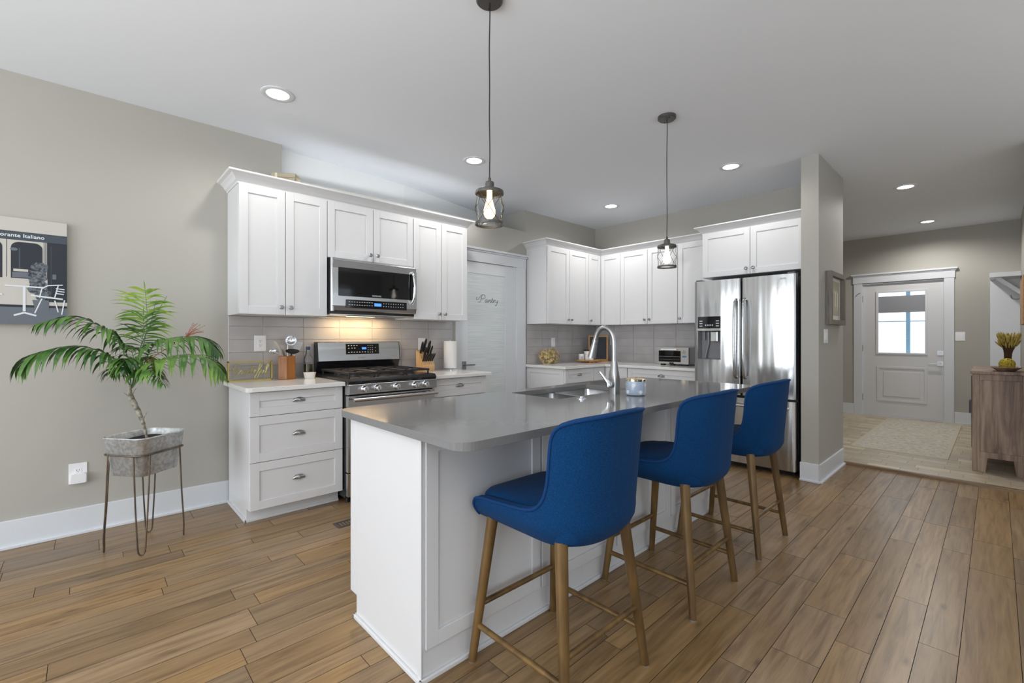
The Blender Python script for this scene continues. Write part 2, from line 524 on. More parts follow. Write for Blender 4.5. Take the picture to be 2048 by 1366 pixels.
# far wall with door opening
mb = MB()
mb.box(XF, XF + .15, -0.36, 0.50, -.08, CEIL); mb.box(XF, XF + .15, 1.487, 4.1, -.08, CEIL); mb.box(XF, XF + .15, 0.50, 1.487, 2.10, CEIL)
struct(mb, 'wall_far', WALL, loc=(XF, 0, 0))
struct(B(5.45, XF, -0.36, -0.22, -.08, CEIL), 'wall_right', WALL)
struct(B(5.45, XF, 4.0, 4.12, -.08, CEIL), 'wall_hall', WALL)
struct(B(5.45, 5.59, -3.5, -0.36, -.08, CEIL), 'wall_side', WALL)
# walls behind the camera with window openings
mb = MB()
def wall_openings(mb, axis, pos, thick, a0, a1, ops):
    a = a0
    for (o0, o1, z0, z1) in ops:
        segs = [(a, o0, -.08, CEIL), (o0, o1, -.08, z0), (o0, o1, z1, CEIL)]
        for (p, q, zz0, zz1) in segs:
            if axis == 'y': mb.box(p, q, pos - thick, pos, zz0, zz1)
            else: mb.box(pos - thick, pos, p, q, zz0, zz1)
        a = o1
    if axis == 'y': mb.box(a, a1, pos - thick, pos, -.08, CEIL)
    else: mb.box(pos - thick, pos, a, a1, -.08, CEIL)
wall_openings(mb, 'y', -3.5, .15, -4.15, 5.59, [(-1.55, 1.95, .25, 2.45), (3.1, 4.7, .25, 2.45)])
struct(mb, 'wall_front', WALL, loc=(0, -3.5, 0))
mb = MB()
wall_openings(mb, 'x', -4.0, .15, -3.5, 4.1, [(-2.45, -.75, .25, 2.45), (.25, 3.55, .25, 2.45)])
struct(mb, 'wall_rear', WALL, loc=(-4, 0, 0))
wi = 0
for (ax, p, a, b, nb) in (('y', -3.5, -1.55, 1.95, 3), ('y', -3.5, 3.1, 4.7, 2), ('x', -4.0, -2.45, -.75, 2), ('x', -4.0, .25, 3.55, 3)):
    wi += 1; mb = MB()
    def bar(u0, u1, z0, z1):
        if ax == 'y': mb.box(u0, u1, p - .06, p + .02, z0, z1)
        else: mb.box(p - .06, p + .02, u0, u1, z0, z1)
    for k in range(nb + 1):
        u = a + (b - a) * k / nb; bar(u - .04, u + .04, .2, 2.5)
    bar(a, b, .2, .29); bar(a, b, 2.41, 2.5); bar(a, b, 1.75, 1.79)
    struct(mb, 'window_%d' % wi, TRIM)

# baseboards with shoe
def baseboard(name, p0, p1, n, z=0.0, h=0.165, m=TRIM):
    p0 = Vector(p0); p1 = Vector(p1); n = Vector(n); mb = MB()
    u = (p1 - p0).normalized()
    for t, hh in ((0.016, h), (0.031, 0.018)):
        q = [p0, p1, p1 + n * t, p0 + n * t]
        vs = [(a.x, a.y, z) for a in q] + [(a.x, a.y, z + hh) for a in q]
        mb.add(vs, [(0, 3, 2, 1), (4, 5, 6, 7), (0, 1, 5, 4), (1, 2, 6, 5), (2, 3, 7, 6), (3, 0, 4, 7)])
    return struct(mb, name, m, bevel=0.003)
baseboard('baseboard_left', (-4, YL, 0), (0.79, YL, 0), (0, -1, 0))
baseboard('baseboard_wing', (4.554, 1.04, 0), (5.435, 1.04, 0), (0, -1, 0), h=.158)
baseboard('baseboard_wing_end', (4.57, 1.024, 0), (4.57, 1.178, 0), (-1, 0, 0), h=.158)
baseboard('baseboard_far', (XF, 0.41, 0), (XF, -0.22, 0), (-1, 0, 0), z=EZ)
baseboard('baseboard_far_left', (XF, 3.9, 0), (XF, 1.575, 0), (-1, 0, 0), z=EZ)
baseboard('baseboard_right', (5.5, -0.22, 0), (XF, -0.22, 0), (0, 1, 0), z=EZ)

# ------------------------------------------------------------------ recessed ceiling lights
def make_can(x, y, label, on=True):
    t = thing('recessed_light', label, 'ceiling light', (x, y, CEIL - .006), 'recessed ceiling lights')
    MB().lathe([(.098, .006), (.098, 0.001), (.092, -.002), (.068, 0.001), (.066, .006)], n=36).build('trim_ring', TRIM, t, smooth=True, local=True)
    MB().lathe([(.0, .0035), (.067, .0035)], n=32).build('diffuser', LED, t, local=True)
    return t
labels = ['recessed ceiling light nearest the left wall, the largest in view', 'recessed ceiling light in front of the right end of the range cabinets',
          'small recessed ceiling light above the corner cabinets', 'recessed ceiling light in front of the fridge cabinet',
          'recessed ceiling light just past the wing wall', 'recessed ceiling light in front of the entry door']
for (x, y), lb in zip(CANS, labels):
    make_can(x, y, lb)
for (x, y) in CANS + CANS_OUT:
    l = bpy.data.lights.new('can_lamp', 'SPOT'); l.energy = CAN_POWER * (2.3 if x > 6 else (0.2 if y < 0 else (1.45 if y > 2 and x > 2 else 1))); l.spot_size = math.radians(165); l.spot_blend = 0.6
    l.shadow_soft_size = 0.06; l.color = (1.0, 0.975, 0.94)
    o = bpy.data.objects.new('can_lamp', l); COL.objects.link(o); o.location = (x, y, CEIL - .02)

# ------------------------------------------------------------------ pendants
WIREM = mat('dark_bronze_wire', rgb(74, 66, 52), .4, .6)


def make_pendant(x, y, zb, label, bulb):
    t = thing('pendant_lamp', label, 'pendant light', (x, y, zb), 'wire cage pendant lights over the island')
    H = CEIL - zb
    c = MB().lathe([(0, H), (.062, H), (.062, H - .018), (.056, H - .024), (.0, H - .026)], n=32)
    c.build('canopy', BRONZE, t, smooth=True, local=True)
    for a in (0.9, 0.9 + PI): MB().lathe([(0, -.005), (.004, -.005), (.004, 0), (0, 0)], (.04 * math.cos(a), .04 * math.sin(a), H - .023), 10).build('screw', BLACK, t, local=True)
    pts = [(0.0022 * math.sin(i * .9), 0.002 * math.cos(i * .7), .215 + (H - .235) * i / 16) for i in range(17)]
    pts[0] = (0, 0, .215)
    MB().tube(pts, .0028, 8).build('cord', BLACK, t, smooth=True, local=True)
    s = MB().lathe([(.004, .222), (.007, .218), (.007, .206), (.019, .200), (.021, .194), (.021, .178), (.024, .176), (.024, .168), (.05, .164), (.064, .158), (.066, .150), (.066, .143), (.062, .143), (.060, .152), (.02, .160), (0, .160)], n=36)
    s.build('socket_cap', BRONZE, t, smooth=True, local=True)
    b = MB()
    b.lathe([(.062, .012), (.066, .012), (.066, 0), (.062, 0), (.062, .012)], n=36)
    b.build('bottom_ring', BRONZE, t, smooth=True, local=True)
    wv = MB()
    n = 4
    for j in range(n):
        for sgn in (1, -1):
            a0 = 2 * PI * j / n
            pts = []
            for i in range(17):
                q = i / 16; a = a0 + sgn * q * 2 * PI / n * 1.0
                rr = .066 - .006 * math.sin(PI * q * 2) ** 2
                pts.append((rr * math.cos(a), rr * math.sin(a), .008 + .14 * q))
            wv.tube(pts, .0015, 6)
    wv.build('wire_cage', WIREM, t, smooth=True, local=True)
    MB().lathe([(.056, -.006), (.056, .15), (.0545, .15), (.0545, -.006), (.056, -.006)], n=36).build('glass_shade', THING, t, smooth=True, local=True)
    MB().lathe([(0, .030), (.012, .031), (.022, .040), (.0275, .055), (.027, .070), (.021, .092), (.015, .112), (.012, .128), (.012, .16)], n=20).build('bulb', bulb, t, smooth=True, local=True)
    return t
make_pendant(1.364, 1.607, 1.764, 'wire cage pendant with warm amber bulb, over the near end of the island', BULB)
make_pendant(3.021, 1.607, 1.742, 'smaller looking wire cage pendant with white bulb, hanging before the corner cabinets', BULBW)

# ------------------------------------------------------------------ cabinets
def shaker(mb, o, U, N, wd, ht, st=0.057, th=0.020, rec=0.008, V=(0, 0, 1)):
    """door slab: lower left corner o on the outer face plane, U across, N outwards"""
    o = Vector(o); U = Vector(U); N = Vector(N); V = Vector(V)
    def bx(u0, u1, v0, v1, d0, d1):
        c = o + U * (u0 + u1) / 2 + V * (v0 + v1) / 2 - N * (d0 + d1) / 2
        mb.obox(c, U, V, N, (u1 - u0) / 2, (v1 - v0) / 2, (d1 - d0) / 2)
    bx(0, st, 0, ht, 0, th); bx(wd - st, wd, 0, ht, 0, th)
    bx(st, wd - st, 0, st, 0, th); bx(st, wd - st, ht - st, ht, 0, th)
    bx(st, wd - st, st, ht - st, rec, th)


def knob(parent, p, N):
    p = Vector(p); N = Vector(N)
    mb = MB()
    prof = [(.005, 0), (.005, .010), (.012, .014), (.0165, .020), (.0165, .024), (.012, .029), (0, .030)]
    n = 16; a = Vector((0, 0, 1)); u = N.cross(a).normalized(); v = N.cross(u); vs = []
    for r, d in prof:
        for k in range(n):
            t = 2 * PI * k / n; vs.append(p + N * d + (u * math.cos(t) + v * math.sin(t)) * r)
    fs = [(i * n + k, i * n + (k + 1) % n, (i + 1) * n + (k + 1) % n, (i + 1) * n + k) for i in range(len(prof) - 1) for k in range(n)]
    mb.add(vs, fs)
    return mb.build('knob', NICKEL, parent, smooth=True)


def cup_pull(parent, p, U, N, wd=0.085):
    """half-moon cup pull, open below"""
    p = Vector(p); U = Vector(U); N = Vector(N); Z = Vector((0, 0, 1)); vs = []
    na, nb = 14, 8
    for i in range(na + 1):
        a = PI * i / na
        for j in range(nb + 1):
            b = (PI / 2) * j / nb
            rx = wd / 2; rz = .030; rn = .024
            vs.append(p + U * (math.cos(a) * rx) * math.cos(b * .98) + Z * (math.sin(a) * rz * math.cos(b * .98)) + N * (math.sin(b) * rn * (0.35 + .65 * math.sin(a))) + N * .001)
    fs = [(i * (nb + 1) + j, i * (nb + 1) + j + 1, (i + 1) * (nb + 1) + j + 1, (i + 1) * (nb + 1) + j) for i in range(na) for j in range(nb)]
    mb = MB().add(vs, fs)
    return mb.build('cup_pull', NICKEL, parent, smooth=True, solid=.0015, keep=True)


def doors(parent, face, spec, U, N, z0, z1, knobside, gap=0.0015, knobz=None, kn=True):
    """spec = list of (u0,u1); face = fixed coordinate; U is +x / -y etc."""
    for i, (a, b) in enumerate(spec):
        mb = MB()
        if abs(U[0]) > .5: o = (a + gap, face, z0 + gap)
        else: o = (face, a - gap, z0 + gap)
        wd = abs(b - a) - 2 * gap
        shaker(mb, o, U, N, wd, z1 - z0 - 2 * gap)
        d = mb.build('door', CAB, parent, bevel=0.0015)
        ks = knobside[i]
        if ks:
            off = 0.030 if ks == 'l' else wd - 0.030
            kp = Vector(o) + Vector(U) * off + Vector((0, 0, knobz if knobz else 0.055)); knob(d, kp, N)


XP = (1, 0, 0); YN = (0, -1, 0); XN = (-1, 0, 0)
UZ0, UZ1 = 1.412, 2.336
def wall_cab_y(x0, x1, z0, z1, spec, ks, label, yf=3.66, body_x0=None, body_x1=None):
    t = thing('wall_cabinet', label, 'cabinet', ((x0 + x1) / 2, (yf + YL) / 2, z0), 'white wall cabinets')
    B(x0 if body_x0 is None else body_x0, x1 if body_x1 is None else body_x1, yf, YL - .002, z0, z1).build('body', CAB, t, bevel=.0015)
    doors(t, yf - .02, spec, XP, YN, z0, z1, ks)
    return t
wall_cab_y(.783, 1.399, UZ0, UZ1, [(.783, 1.089), (1.091, 1.399)], 'rl', 'white two-door wall cabinet left of the microwave, nearest the palm')
wall_cab_y(1.402, 2.178, 1.885, UZ1, [(1.402, 1.789), (1.791, 2.178)], 'rl', 'short white two-door wall cabinet directly above the microwave')
wall_cab_y(2.182, 2.795, UZ0, UZ1, [(2.182, 2.487), (2.489, 2.795)], 'rl', 'white two-door wall cabinet right of the microwave, beside the pantry door')
wall_cab_y(3.985, 4.785, UZ0, UZ1, [(3.998, 4.392), (4.394, 4.785)], 'rl', 'white two-door wall cabinet just right of the pantry door', body_x1=4.786)
# corner unit: L shape
t = thing('wall_cabinet', 'white corner wall cabinet with two narrow doors meeting at the inner corner', 'cabinet', (5.2, 3.8, UZ0), 'white wall cabinets')
MB().slab([(4.789, 3.66), (5.07, 3.66), (5.07, 3.34), (5.398, 3.34), (5.398, 3.988), (4.789, 3.988)], [], UZ0, UZ1).build('body', CAB, t, bevel=.0015)
doors(t, 3.64, [(4.788, 5.050)], XP, YN, UZ0, UZ1, 'l')
doors(t, 5.05, [(3.638, 3.339)], (0, -1, 0), XN, UZ0, UZ1, [None])
t = thing('wall_cabinet', 'white two-door wall cabinet on the back wall behind the far pendant', 'cabinet', (5.23, 2.94, UZ0), 'white wall cabinets')
B(5.07, 5.398, 2.556, 3.336, UZ0, UZ1).build('body', CAB, t, bevel=.0015)
doors(t, 5.05, [(3.336, 2.946), (2.944, 2.556)], (0, -1, 0), XN, UZ0, UZ1, 'rl')
t = thing('wall_cabinet', 'white single-door wall cabinet right beside the refrigerator', 'cabinet', (5.23, 2.35, UZ0), 'white wall cabinets')
B(5.07, 5.398, 2.146, 2.552, UZ0, UZ1).build('body', CAB, t, bevel=.0015)
doors(t, 5.05, [(2.552, 2.146)], (0, -1, 0), XN, UZ0, UZ1, 'l')
t = thing('wall_cabinet', 'deep white two-door cabinet above the refrigerator', 'cabinet', (5.1, 1.66, 1.875), 'white wall cabinets')
B(4.80, 5.398, 1.176, 2.142, 1.875, UZ1 + .002).build('body', CAB, t, bevel=.0015)
doors(t, 4.78, [(2.140, 1.665), (1.663, 1.19)], (0, -1, 0), XN, 1.875, UZ1 + .002, 'rl')

# crown mouldings: profile swept along a path on top of the cabinets
def crown(name, path, outs, label, z=UZ1, group='cabinet crown mouldings'):
    prof = [(0.0, 0.0), (.006, 0.0), (.008, .012), (.018, .020), (.030, .040), (.048, .058), (.066, .064), (.070, .068), (.070, .078), (.0, .078)]
    vs = []; n = len(prof)
    for (p, o) in zip(path, outs):
        for (d, h) in prof: vs.append((p[0] + o[0] * d, p[1] + o[1] * d, z + h))
    fs = []
    for i in range(len(path) - 1):
        for k in range(n):
            fs.append((i * n + k, i * n + (k + 1) % n, (i + 1) * n + (k + 1) % n, (i + 1) * n + k))
    fs += [tuple(range(n)), tuple(range((len(path) - 1) * n, len(path) * n))[::-1]]
    o = MB().add(vs, fs).build(name, CAB); return tag(o, label, 'moulding', group)
e = .0
crown('crown_moulding', [(.783, YL), (.783, 3.66), (2.795, 3.66), (2.795, YL)], [(-1, 0), (-1, -1), (1, -1), (1, 0)], 'white crown moulding running along the top of the three range-side cabinets')
crown('crown_moulding', [(3.985, YL), (3.985, 3.66), (5.07, 3.66), (5.07, 2.142)], [(-1, 0), (-1, -1), (-1, -1), (-1, 0)], 'white L-shaped crown moulding over the corner cabinets')
crown('crown_moulding', [(4.993, 2.142), (4.80, 2.142), (4.80, 1.176)], [(0, 1), (-1, 1), (-1, 0)], 'white crown moulding over the deep cabinet above the refrigerator')
# top boards close the cabinet tops behind the moulding
# cardboard box on top of the cabinets
t = thing('storage_box', 'tan cardboard box lying on top of the cabinets left of the pendant', 'box', (1.2, 3.77, 2.337), rz=math.radians(53.6))
TAN = mat('tan_card', rgb(168, 158, 136), 0.8)
MB().box(.004, .116, .004, .176, 0, .165).build('box_body', TAN, t, bevel=.002, local=True)
MB().box(0, .12, 0, .18, .165, .197).build('lid', TAN, t, bevel=.002, local=True)
MB().box(-.0015, -.0002, .135, .152, .12, .197).build('tape', mat('cream_tape', rgb(214, 204, 178), 0.7), t, local=True)

# ---- base cabinets
def base_cab_y(x0, x1, drawers, label, yf=3.36, side=None, door=None):
    t = thing('base_cabinet', label, 'cabinet', ((x0 + x1) / 2, 3.68, 0), 'white base cabinets')
    mb = B(x0, x1, yf + .02, YL - .034 if side == 'l' else YL - .002, .095, .883)
    mb.box(x0, x1, yf + .09, YL - .034 if side == 'l' else YL - .002, 0, .095)
    mb.build('body', CAB, t, bevel=.0015)
    m2 = MB(); m2.box(x0 - (.012 if side == 'l' else 0), x1, yf + .078, yf + .09, 0, .018)
    if side == 'l': m2.box(x0 - .012, x0, yf + .078, YL - .034, 0, .018)
    m2.build('shoe_moulding', CAB, t, bevel=.003)
    for (z0, z1) in drawers:
        mb = MB(); shaker(mb, (x0 + .002, yf, z0), XP, YN, x1 - x0 - .004, z1 - z0)
        d = mb.build('drawer', CAB, t, bevel=.0015)
        cup_pull(d, ((x0 + x1) / 2, yf - .001 + (.008), (z0 + z1) / 2 + .0), XP, YN)
    if door: doors(t, yf, [door[:2]], XP, YN, door[2], door[3], 'l', knobz=.5)
    return t
base_cab_y(.785, 1.408, [(.718, .876), (.412, .714), (.096, .408)], 'white three-drawer base cabinet with cup pulls, left of the range', side='l')
base_cab_y(2.188, 2.812, [(.718, .876)], 'white base cabinet with one drawer, right of the range', door=(2.19, 2.81, .1, .714))
base_cab_y(3.985, 4.515, [(.718, .876)], 'white base cabinet with panelled end under the corner counter', door=(3.99, 4.51, .1, .714))
mbx = MB(); shaker(mbx, (3.975, 3.985, .10), (0, -1, 0), XN, .60, .78, st=.06, th=.01, rec=.006)
o = mbx.build('end_panel', CAB, [q for q in COL.objects if q.name.startswith('base_cabinet') and q.type == 'EMPTY'][-1], bevel=.001)
t = thing('base_cabinet', 'white corner base cabinet with two narrow drawer fronts, behind the faucet', 'cabinet', (5.1, 3.6, 0), 'white base cabinets')
MB().slab([(4.517, 3.38), (4.77, 3.38), (4.77, 3.04), (5.398, 3.04), (5.398, 3.988), (4.517, 3.988)], [], 0, .883).build('body', CAB, t, bevel=.0015)
mb = MB(); shaker(mb, (4.52, 3.36, .718), XP, YN, .225, .158, st=.05); mb.build('drawer', CAB, t, bevel=.0015)
mb = MB(); shaker(mb, (4.75, 3.355, .718), (0, -1, 0), XN, .31, .158, st=.05); mb.build('drawer', CAB, t, bevel=.0015)
mb = MB(); shaker(mb, (4.52, 3.36, .1), XP, YN, .225, .614); mb.build('door', CAB, t, bevel=.0015)
mb = MB(); shaker(mb, (4.75, 3.355, .1), (0, -1, 0), XN, .31, .614); mb.build('door', CAB, t, bevel=.0015)
t = thing('base_cabinet', 'white base cabinet with wide drawer below the toaster oven', 'cabinet', (5.08, 2.6, 0), 'white base cabinets')
B(4.77, 5.398, 2.165, 3.036, 0, .883).build('body', CAB, t, bevel=.0015)
mb = MB(); shaker(mb, (4.75, 3.034, .718), (0, -1, 0), XN, .865, .158); d = mb.build('drawer', CAB, t, bevel=.0015)
cup_pull(d, (4.757, 2.60, .797), (0, -1, 0), XN)
doors(t, 4.75, [(3.034, 2.60), (2.598, 2.169)], (0, -1, 0), XN, .1, .714, 'rl', knobz=.55)

# ---- worktops
def worktop(outer, label, m, holes=(), z0=.884, z1=.914, bev=.003):
    o = MB().slab(outer, list(holes), z0, z1).build('worktop', m, bevel=bev)
    return tag(o, label, 'worktop')
worktop([(.757, YL - .002), (.757, 3.345), (.765, 3.322), (.79, 3.314), (1.409, 3.314), (1.409, YL - .002)], 'white quartz worktop left of the range, holding the utensil crock', QUARTZ_W)
worktop([(2.184, YL - .002), (2.184, 3.314), (2.84, 3.314), (2.84, YL - .002)], 'white quartz worktop right of the range, holding the knife block', QUARTZ_W)
worktop([(3.95, YL - .002), (3.95, 3.33), (4.718, 3.33), (4.718, 2.150), (5.398, 2.150), (5.398, YL - .002)], 'white quartz L-shaped corner worktop holding the toaster oven', QUARTZ_W)

# ---- backsplash tiles
def tiles_y(mb, x0, x1, xj, y, z0, z1):
    mb.box(x0, x1, y + .006, y + .0085, z0, z1, 1)
    zs = [z0, .924, 1.026, 1.128, 1.229, 1.331, z1]
    xs = [x0] + [q for q in xj if x0 + .02 < q < x1 - .02] + [x1]
    for i in range(len(xs) - 1):
        for k in range(len(zs) - 1):
            if zs[k + 1] - zs[k] < .012: continue
            mb.box(xs[i] + .0015, xs[i + 1] - .0015, y, y + .007, zs[k] + .0015, zs[k + 1] - .0015, 0)
def tiles_x(mb, y0, y1, yj, x, z0, z1):
    mb.box(x + .006, x + .0085, y0, y1, z0, z1, 1)
    zs = [z0, .924, 1.026, 1.128, 1.229, 1.331, z1]
    ys = [y0] + sorted(q for q in yj if y0 + .02 < q < y1 - .02) + [y1]
    for i in range(len(ys) - 1):
        for k in range(len(zs) - 1):
            if zs[k + 1] - zs[k] < .012: continue
            mb.box(x, x + .007, ys[i] + .0015, ys[i + 1] - .0015, zs[k] + .0015, zs[k + 1] - .0015, 0)
mb = MB(); tiles_y(mb, .785, 2.86, [1.026 + .3065 * i for i in range(8)], YL - .0095, .9145, 1.411)
mb.box(1.402, 2.18, YL - .0095, YL - .001, 1.411, 1.45, 0)
struct(mb, 'wall_backsplash', [TILE, GROUT], bevel=.0012, seg=1, loc=(0, YL, 0))
mb = MB(); tiles_y(mb, 3.985, 5.39, [4.258 + .3065 * i for i in range(5)], YL - .0095, .9145, 1.411)
tiles_x(mb, 2.16, 3.98, [3.661 - .305 * i for i in range(6)], XB - .0095, .9145, 1.411)
struct(mb, 'wall_backsplash_corner', [TILE, GROUT], bevel=.0012, seg=1, loc=(XB, YL, 0))

# ---- outlets and switches
def plate(p, U, N, label, kind='outlet', wd=.072, ht=.118, cat='outlet', group='wall plates'):
    p = Vector(p); U = Vector(U); N = Vector(N); Z = Vector((0, 0, 1))
    t = thing('wall_outlet' if kind == 'outlet' else 'light_switch', label, cat, p, group)
    MB().obox(p + N * .003, U, Z, N, wd / 2, ht / 2, .003).build('cover_plate', WHITEP, t, bevel=.0015)
    if kind == 'outlet':
        MB().obox(p + N * .0065, U, Z, N, .017, .034, .0015).build('socket', WHITEP, t, bevel=.001)
        mb = MB()
        for s in (.017, -.017):
            for q in (-.006, .006): mb.obox(p + N * .0083 + Z * (s + .004) + U * q, U, Z, N, .0012, .004, .0004)
            mb.obox(p + N * .0083 + Z * (s - .007), U, Z, N, .0022, .0022, .0004)
        mb.build('slots', SLOT, t)
    else:
        n = max(1, round((wd - .03) / .045))
        for i in range(n):
            u = (i - (n - 1) / 2) * .046
            MB().obox(p + N * .0075 + U * u, U, Z, N, .016, .033, .002).build('rocker', WHITEP, t, bevel=.001)
    return t
plate((1.003, YL - .0095, 1.198), XP, YN, 'white double outlet on the tiles above the gold sign', wd=.085, ht=.125)
plate((2.478, YL - .0095, 1.18), XP, YN, 'white outlet plate on the tiles behind the knife block', wd=.08, ht=.12)
plate((4.47, YL - .0095, 1.183), XP, YN, 'narrow white wall plate on the corner tiles right of the woven gold balls', 'switch', cat='switch')
plate((XB - .0095, 3.69, 1.2), (0, -1, 0), XN, 'white wall plate on the back tiles just right of the faucet arch', 'switch', cat='switch')
po = plate((-.037, YL, .383), XP, YN, 'white outlet on the left wall near the floor with a plug-in adapter', wd=.086, ht=.128)
MB().slab(rrect(-.070, .002, .325, .385, .012), [], YL - .034, YL - .0065, plane='y').build('plug_adapter', WHITEP, po, bevel=.003, seg=3)
plate((4.795, 1.04, 1.257), XP, YN, 'white double light switch on the wing wall below the framed picture', 'switch', wd=.118, ht=.122, cat='switch')
plate((XF, .352, 1.262), (0, -1, 0), XN, 'white light switch on the far wall right of the entry door', 'switch', wd=.10, ht=.125, cat='switch')
# ---- doors (structure)
def head_casing(mb, axis, pos, a0, a1, z, n, h=.12):
    """craftsman head: board with cap; axis 'y' = wall of constant y"""
    def bx(p, q, d0, d1, z0, z1):
        if axis == 'y': mb.box(p, q, pos + n * d0, pos + n * d1, z0, z1)
        else: mb.box(pos + n * d0, pos + n * d1, p, q, z0, z1)
    bx(a0 - .01, a1 + .01, 0, .024, z, z + h); bx(a0 - .02, a1 + .02, 0, .034, z + h, z + h + .018)
    bx(a0 - .035, a1 + .035, 0, .05, z + h + .018, z + h + .042)
# pantry
dr = B(2.935, 3.746, YL - .0045, YL + .001, .01, 2.09)
mb = MB(); mb.slab([(2.932, .012), (3.746, .012), (3.746, 2.088), (2.932, 2.088)], [[(3.060, .24), (3.060, 1.962), (3.619, 1.962), (3.619, .24)]], YL - .012, YL - .001, plane='y')
d = struct(mb, 'door_1', TRIM, bevel=.002)
FROST = mat('frosted_glass', rgb(205, 212, 214), 0.30)
nt, b = nodes(FROST)
tc = nt.nodes.new('ShaderNodeTexCoord'); mp = nt.nodes.new('ShaderNodeMapping'); mp.inputs['Scale'].default_value = (3, 3, 160)
n = nt.nodes.new('ShaderNodeTexNoise'); n.inputs['Scale'].default_value = 1; n.inputs['Detail'].default_value = 4
bu = nt.nodes.new('ShaderNodeBump'); bu.inputs['Strength'].default_value = .5; bu.inputs['Distance'].default_value = .003
r = nt.nodes.new('ShaderNodeValToRGB'); r.color_ramp.elements[0].position = .38; r.color_ramp.elements[0].color = rgb(198, 205, 207)
r.color_ramp.elements[1].position = .60; r.color_ramp.elements[1].color = rgb(216, 221, 222)
nt.links.new(tc.outputs['Object'], mp.inputs['Vector']); nt.links.new(mp.outputs[0], n.inputs['Vector']); nt.links.new(n.outputs[0], bu.inputs['Height'])
nt.links.new(bu.outputs[0], b.inputs['Normal']); nt.links.new(n.outputs[0], r.inputs[0]); nt.links.new(r.outputs[0], b.inputs['Base Color'])
bpy.context.view_layer.update()
B(3.060, 3.619, YL - .007, YL - .002, .24, 1.962).build('glass_pane', FROST, d)
# handle
mb = B(2.985, 3.035, YL - .022, YL - .012, .90, .985); mb.cyl((3.01, YL - .022, .945), (3.01, YL - .055, .945), .009); mb.box(3.0, 3.13, YL - .062, YL - .05, .937, .953)
mb.build('door_handle', NICKEL, d, bevel=.001)
# script lettering "Pantry" as strokes (units: letter x-height = 1)
PANTRY = [
    [(-1.3, 1.6), (-1.7, 1.2), (-1.5, .75), (-.9, .9), (-.2, 1.6), (.6, 2.35), (1.5, 2.5), (2.0, 2.0), (1.7, 1.3), (.9, 1.05), (.45, 1.2)],
    [(.75, 2.25), (.35, 1.2), (0.0, .2), (-.5, -.1), (-.9, .1)],
    [(2.9, .85), (2.4, 1.0), (2.0, .5), (2.1, .05), (2.5, .1), (2.95, .8), (2.8, .2), (3.0, 0), (3.3, .3)],
    [(3.3, .3), (3.75, .95), (3.6, .4), (3.5, 0)], [(3.6, .45), (4.2, 1.0), (4.35, .8), (4.2, .15), (4.4, 0), (4.7, .3)],
    [(4.7, .3), (5.3, 1.7)], [(5.3, 1.7), (5.0, .4), (5.05, .03), (5.3, .1), (5.6, .5)], [(4.8, 1.0), (5.6, 1.05)],
    [(5.6, .5), (5.95, 1.0), (5.85, .5), (5.75, 0)], [(5.85, .5), (6.3, .98), (6.6, .95)],
    [(6.8, .95), (6.75, .3), (6.95, .05), (7.25, .3), (7.6, .95)], [(7.6, .95), (7.3, -.1), (6.9, -.85), (6.5, -.9), (6.5, -.5)]]
mb = MB(); sc = .0345; shx = .0
for st in PANTRY:
    pp = spline([(a, bb, 0) for a, bb in st], 6)
    mb.tube([(3.245 + (p.x) * sc * 1.0, YL - .0082, 1.645 + p.y * sc) for p in pp], .0028, 5)
mb.build('lettering', mat('grey_lettering', rgb(112, 116, 120), .6), d, label='grey script lettering reading Pantry')
mb = MB()
mb.box(2.90, 2.934, YL - .018, YL - .001, 0, 2.094)
mb.box(3.748, 3.80, YL - .010, YL - .001, 0, 2.094); mb.box(3.80, 3.952, YL - .026, YL - .001, 0, 2.094)
head_casing(mb, 'y', YL, 2.86, 3.95, 2.094, -1, .115)
struct(mb, 'trim_2', TRIM, bevel=.002)

# entry door
mb = MB(); mb.slab([(.523, .034), (1.464, .034), (1.464, 2.09), (.523, 2.09)], [[(.723, 1.01), (.723, 1.942), (1.272, 1.942), (1.272, 1.01)]], XF + .03, XF + .075, plane='x')
d2 = struct(mb, 'door_2', mat('grey_white_door_paint', rgb(214, 214, 216), .35), bevel=.002, loc=(XF + .05, 1.0, .03))
mb = MB()
mb.slab([(.696, .985), (1.30, .985), (1.30, 1.968), (.696, 1.968)], [[(.725, 1.012), (.725, 1.94), (1.270, 1.94), (1.270, 1.012)]], XF + .016, XF + .03, plane='x')
mb.build('window_frame', TRIM, d2, bevel=.003)
PANE = mat('pane_glass', (1, 1, 1, 1), 0.0, 0, Transmission_Weight=1.0, IOR=1.02)
B(XF + .05, XF + .054, .723, 1.272, 1.01, 1.942).build('pane', PANE, d2)
mb = MB()
mb.slab([(.70, .255), (1.29, .255), (1.29, .80), (.70, .80)], [[(.735, .29), (.735, .765), (1.255, .765), (1.255, .29)]], XF + .018, XF + .03, plane='x')
mb.slab([(.78, .335), (1.21, .335), (1.21, .72), (.78, .72)], [], XF + .020, XF + .03, plane='x')
mb.build('raised_panel', MATS['grey_white_door_paint'], d2, bevel=.008, seg=3)
mb = B(XF + .022, XF + .03, .525, .595, .985, 1.055); mb.cyl((XF + .022, .56, 1.02), (XF + .008, .56, 1.02), .014); mb.build('deadbolt', NICKEL, d2, bevel=.001)
mb = B(XF + .022, XF + .03, .525, .595, .83, .90); mb.cyl((XF + .022, .56, .865), (XF - .02, .56, .865), .011); mb.box(XF - .028, XF - .014, .55, .69, .857, .873)
mb.build('door_handle', NICKEL, d2, bevel=.001)
for z in (1.86, 1.08, .30):
    B(XF + .018, XF + .032, 1.463, 1.476, z - .05, z + .05).build('hinge', NICKEL, d2)
tk = MB().tube([(XF + .0, 1.48, 1.95), (XF - .03, 1.50, 1.955), (XF - .035, 1.53, 1.93), (XF - .03, 1.55, 1.90)], .004, 6)
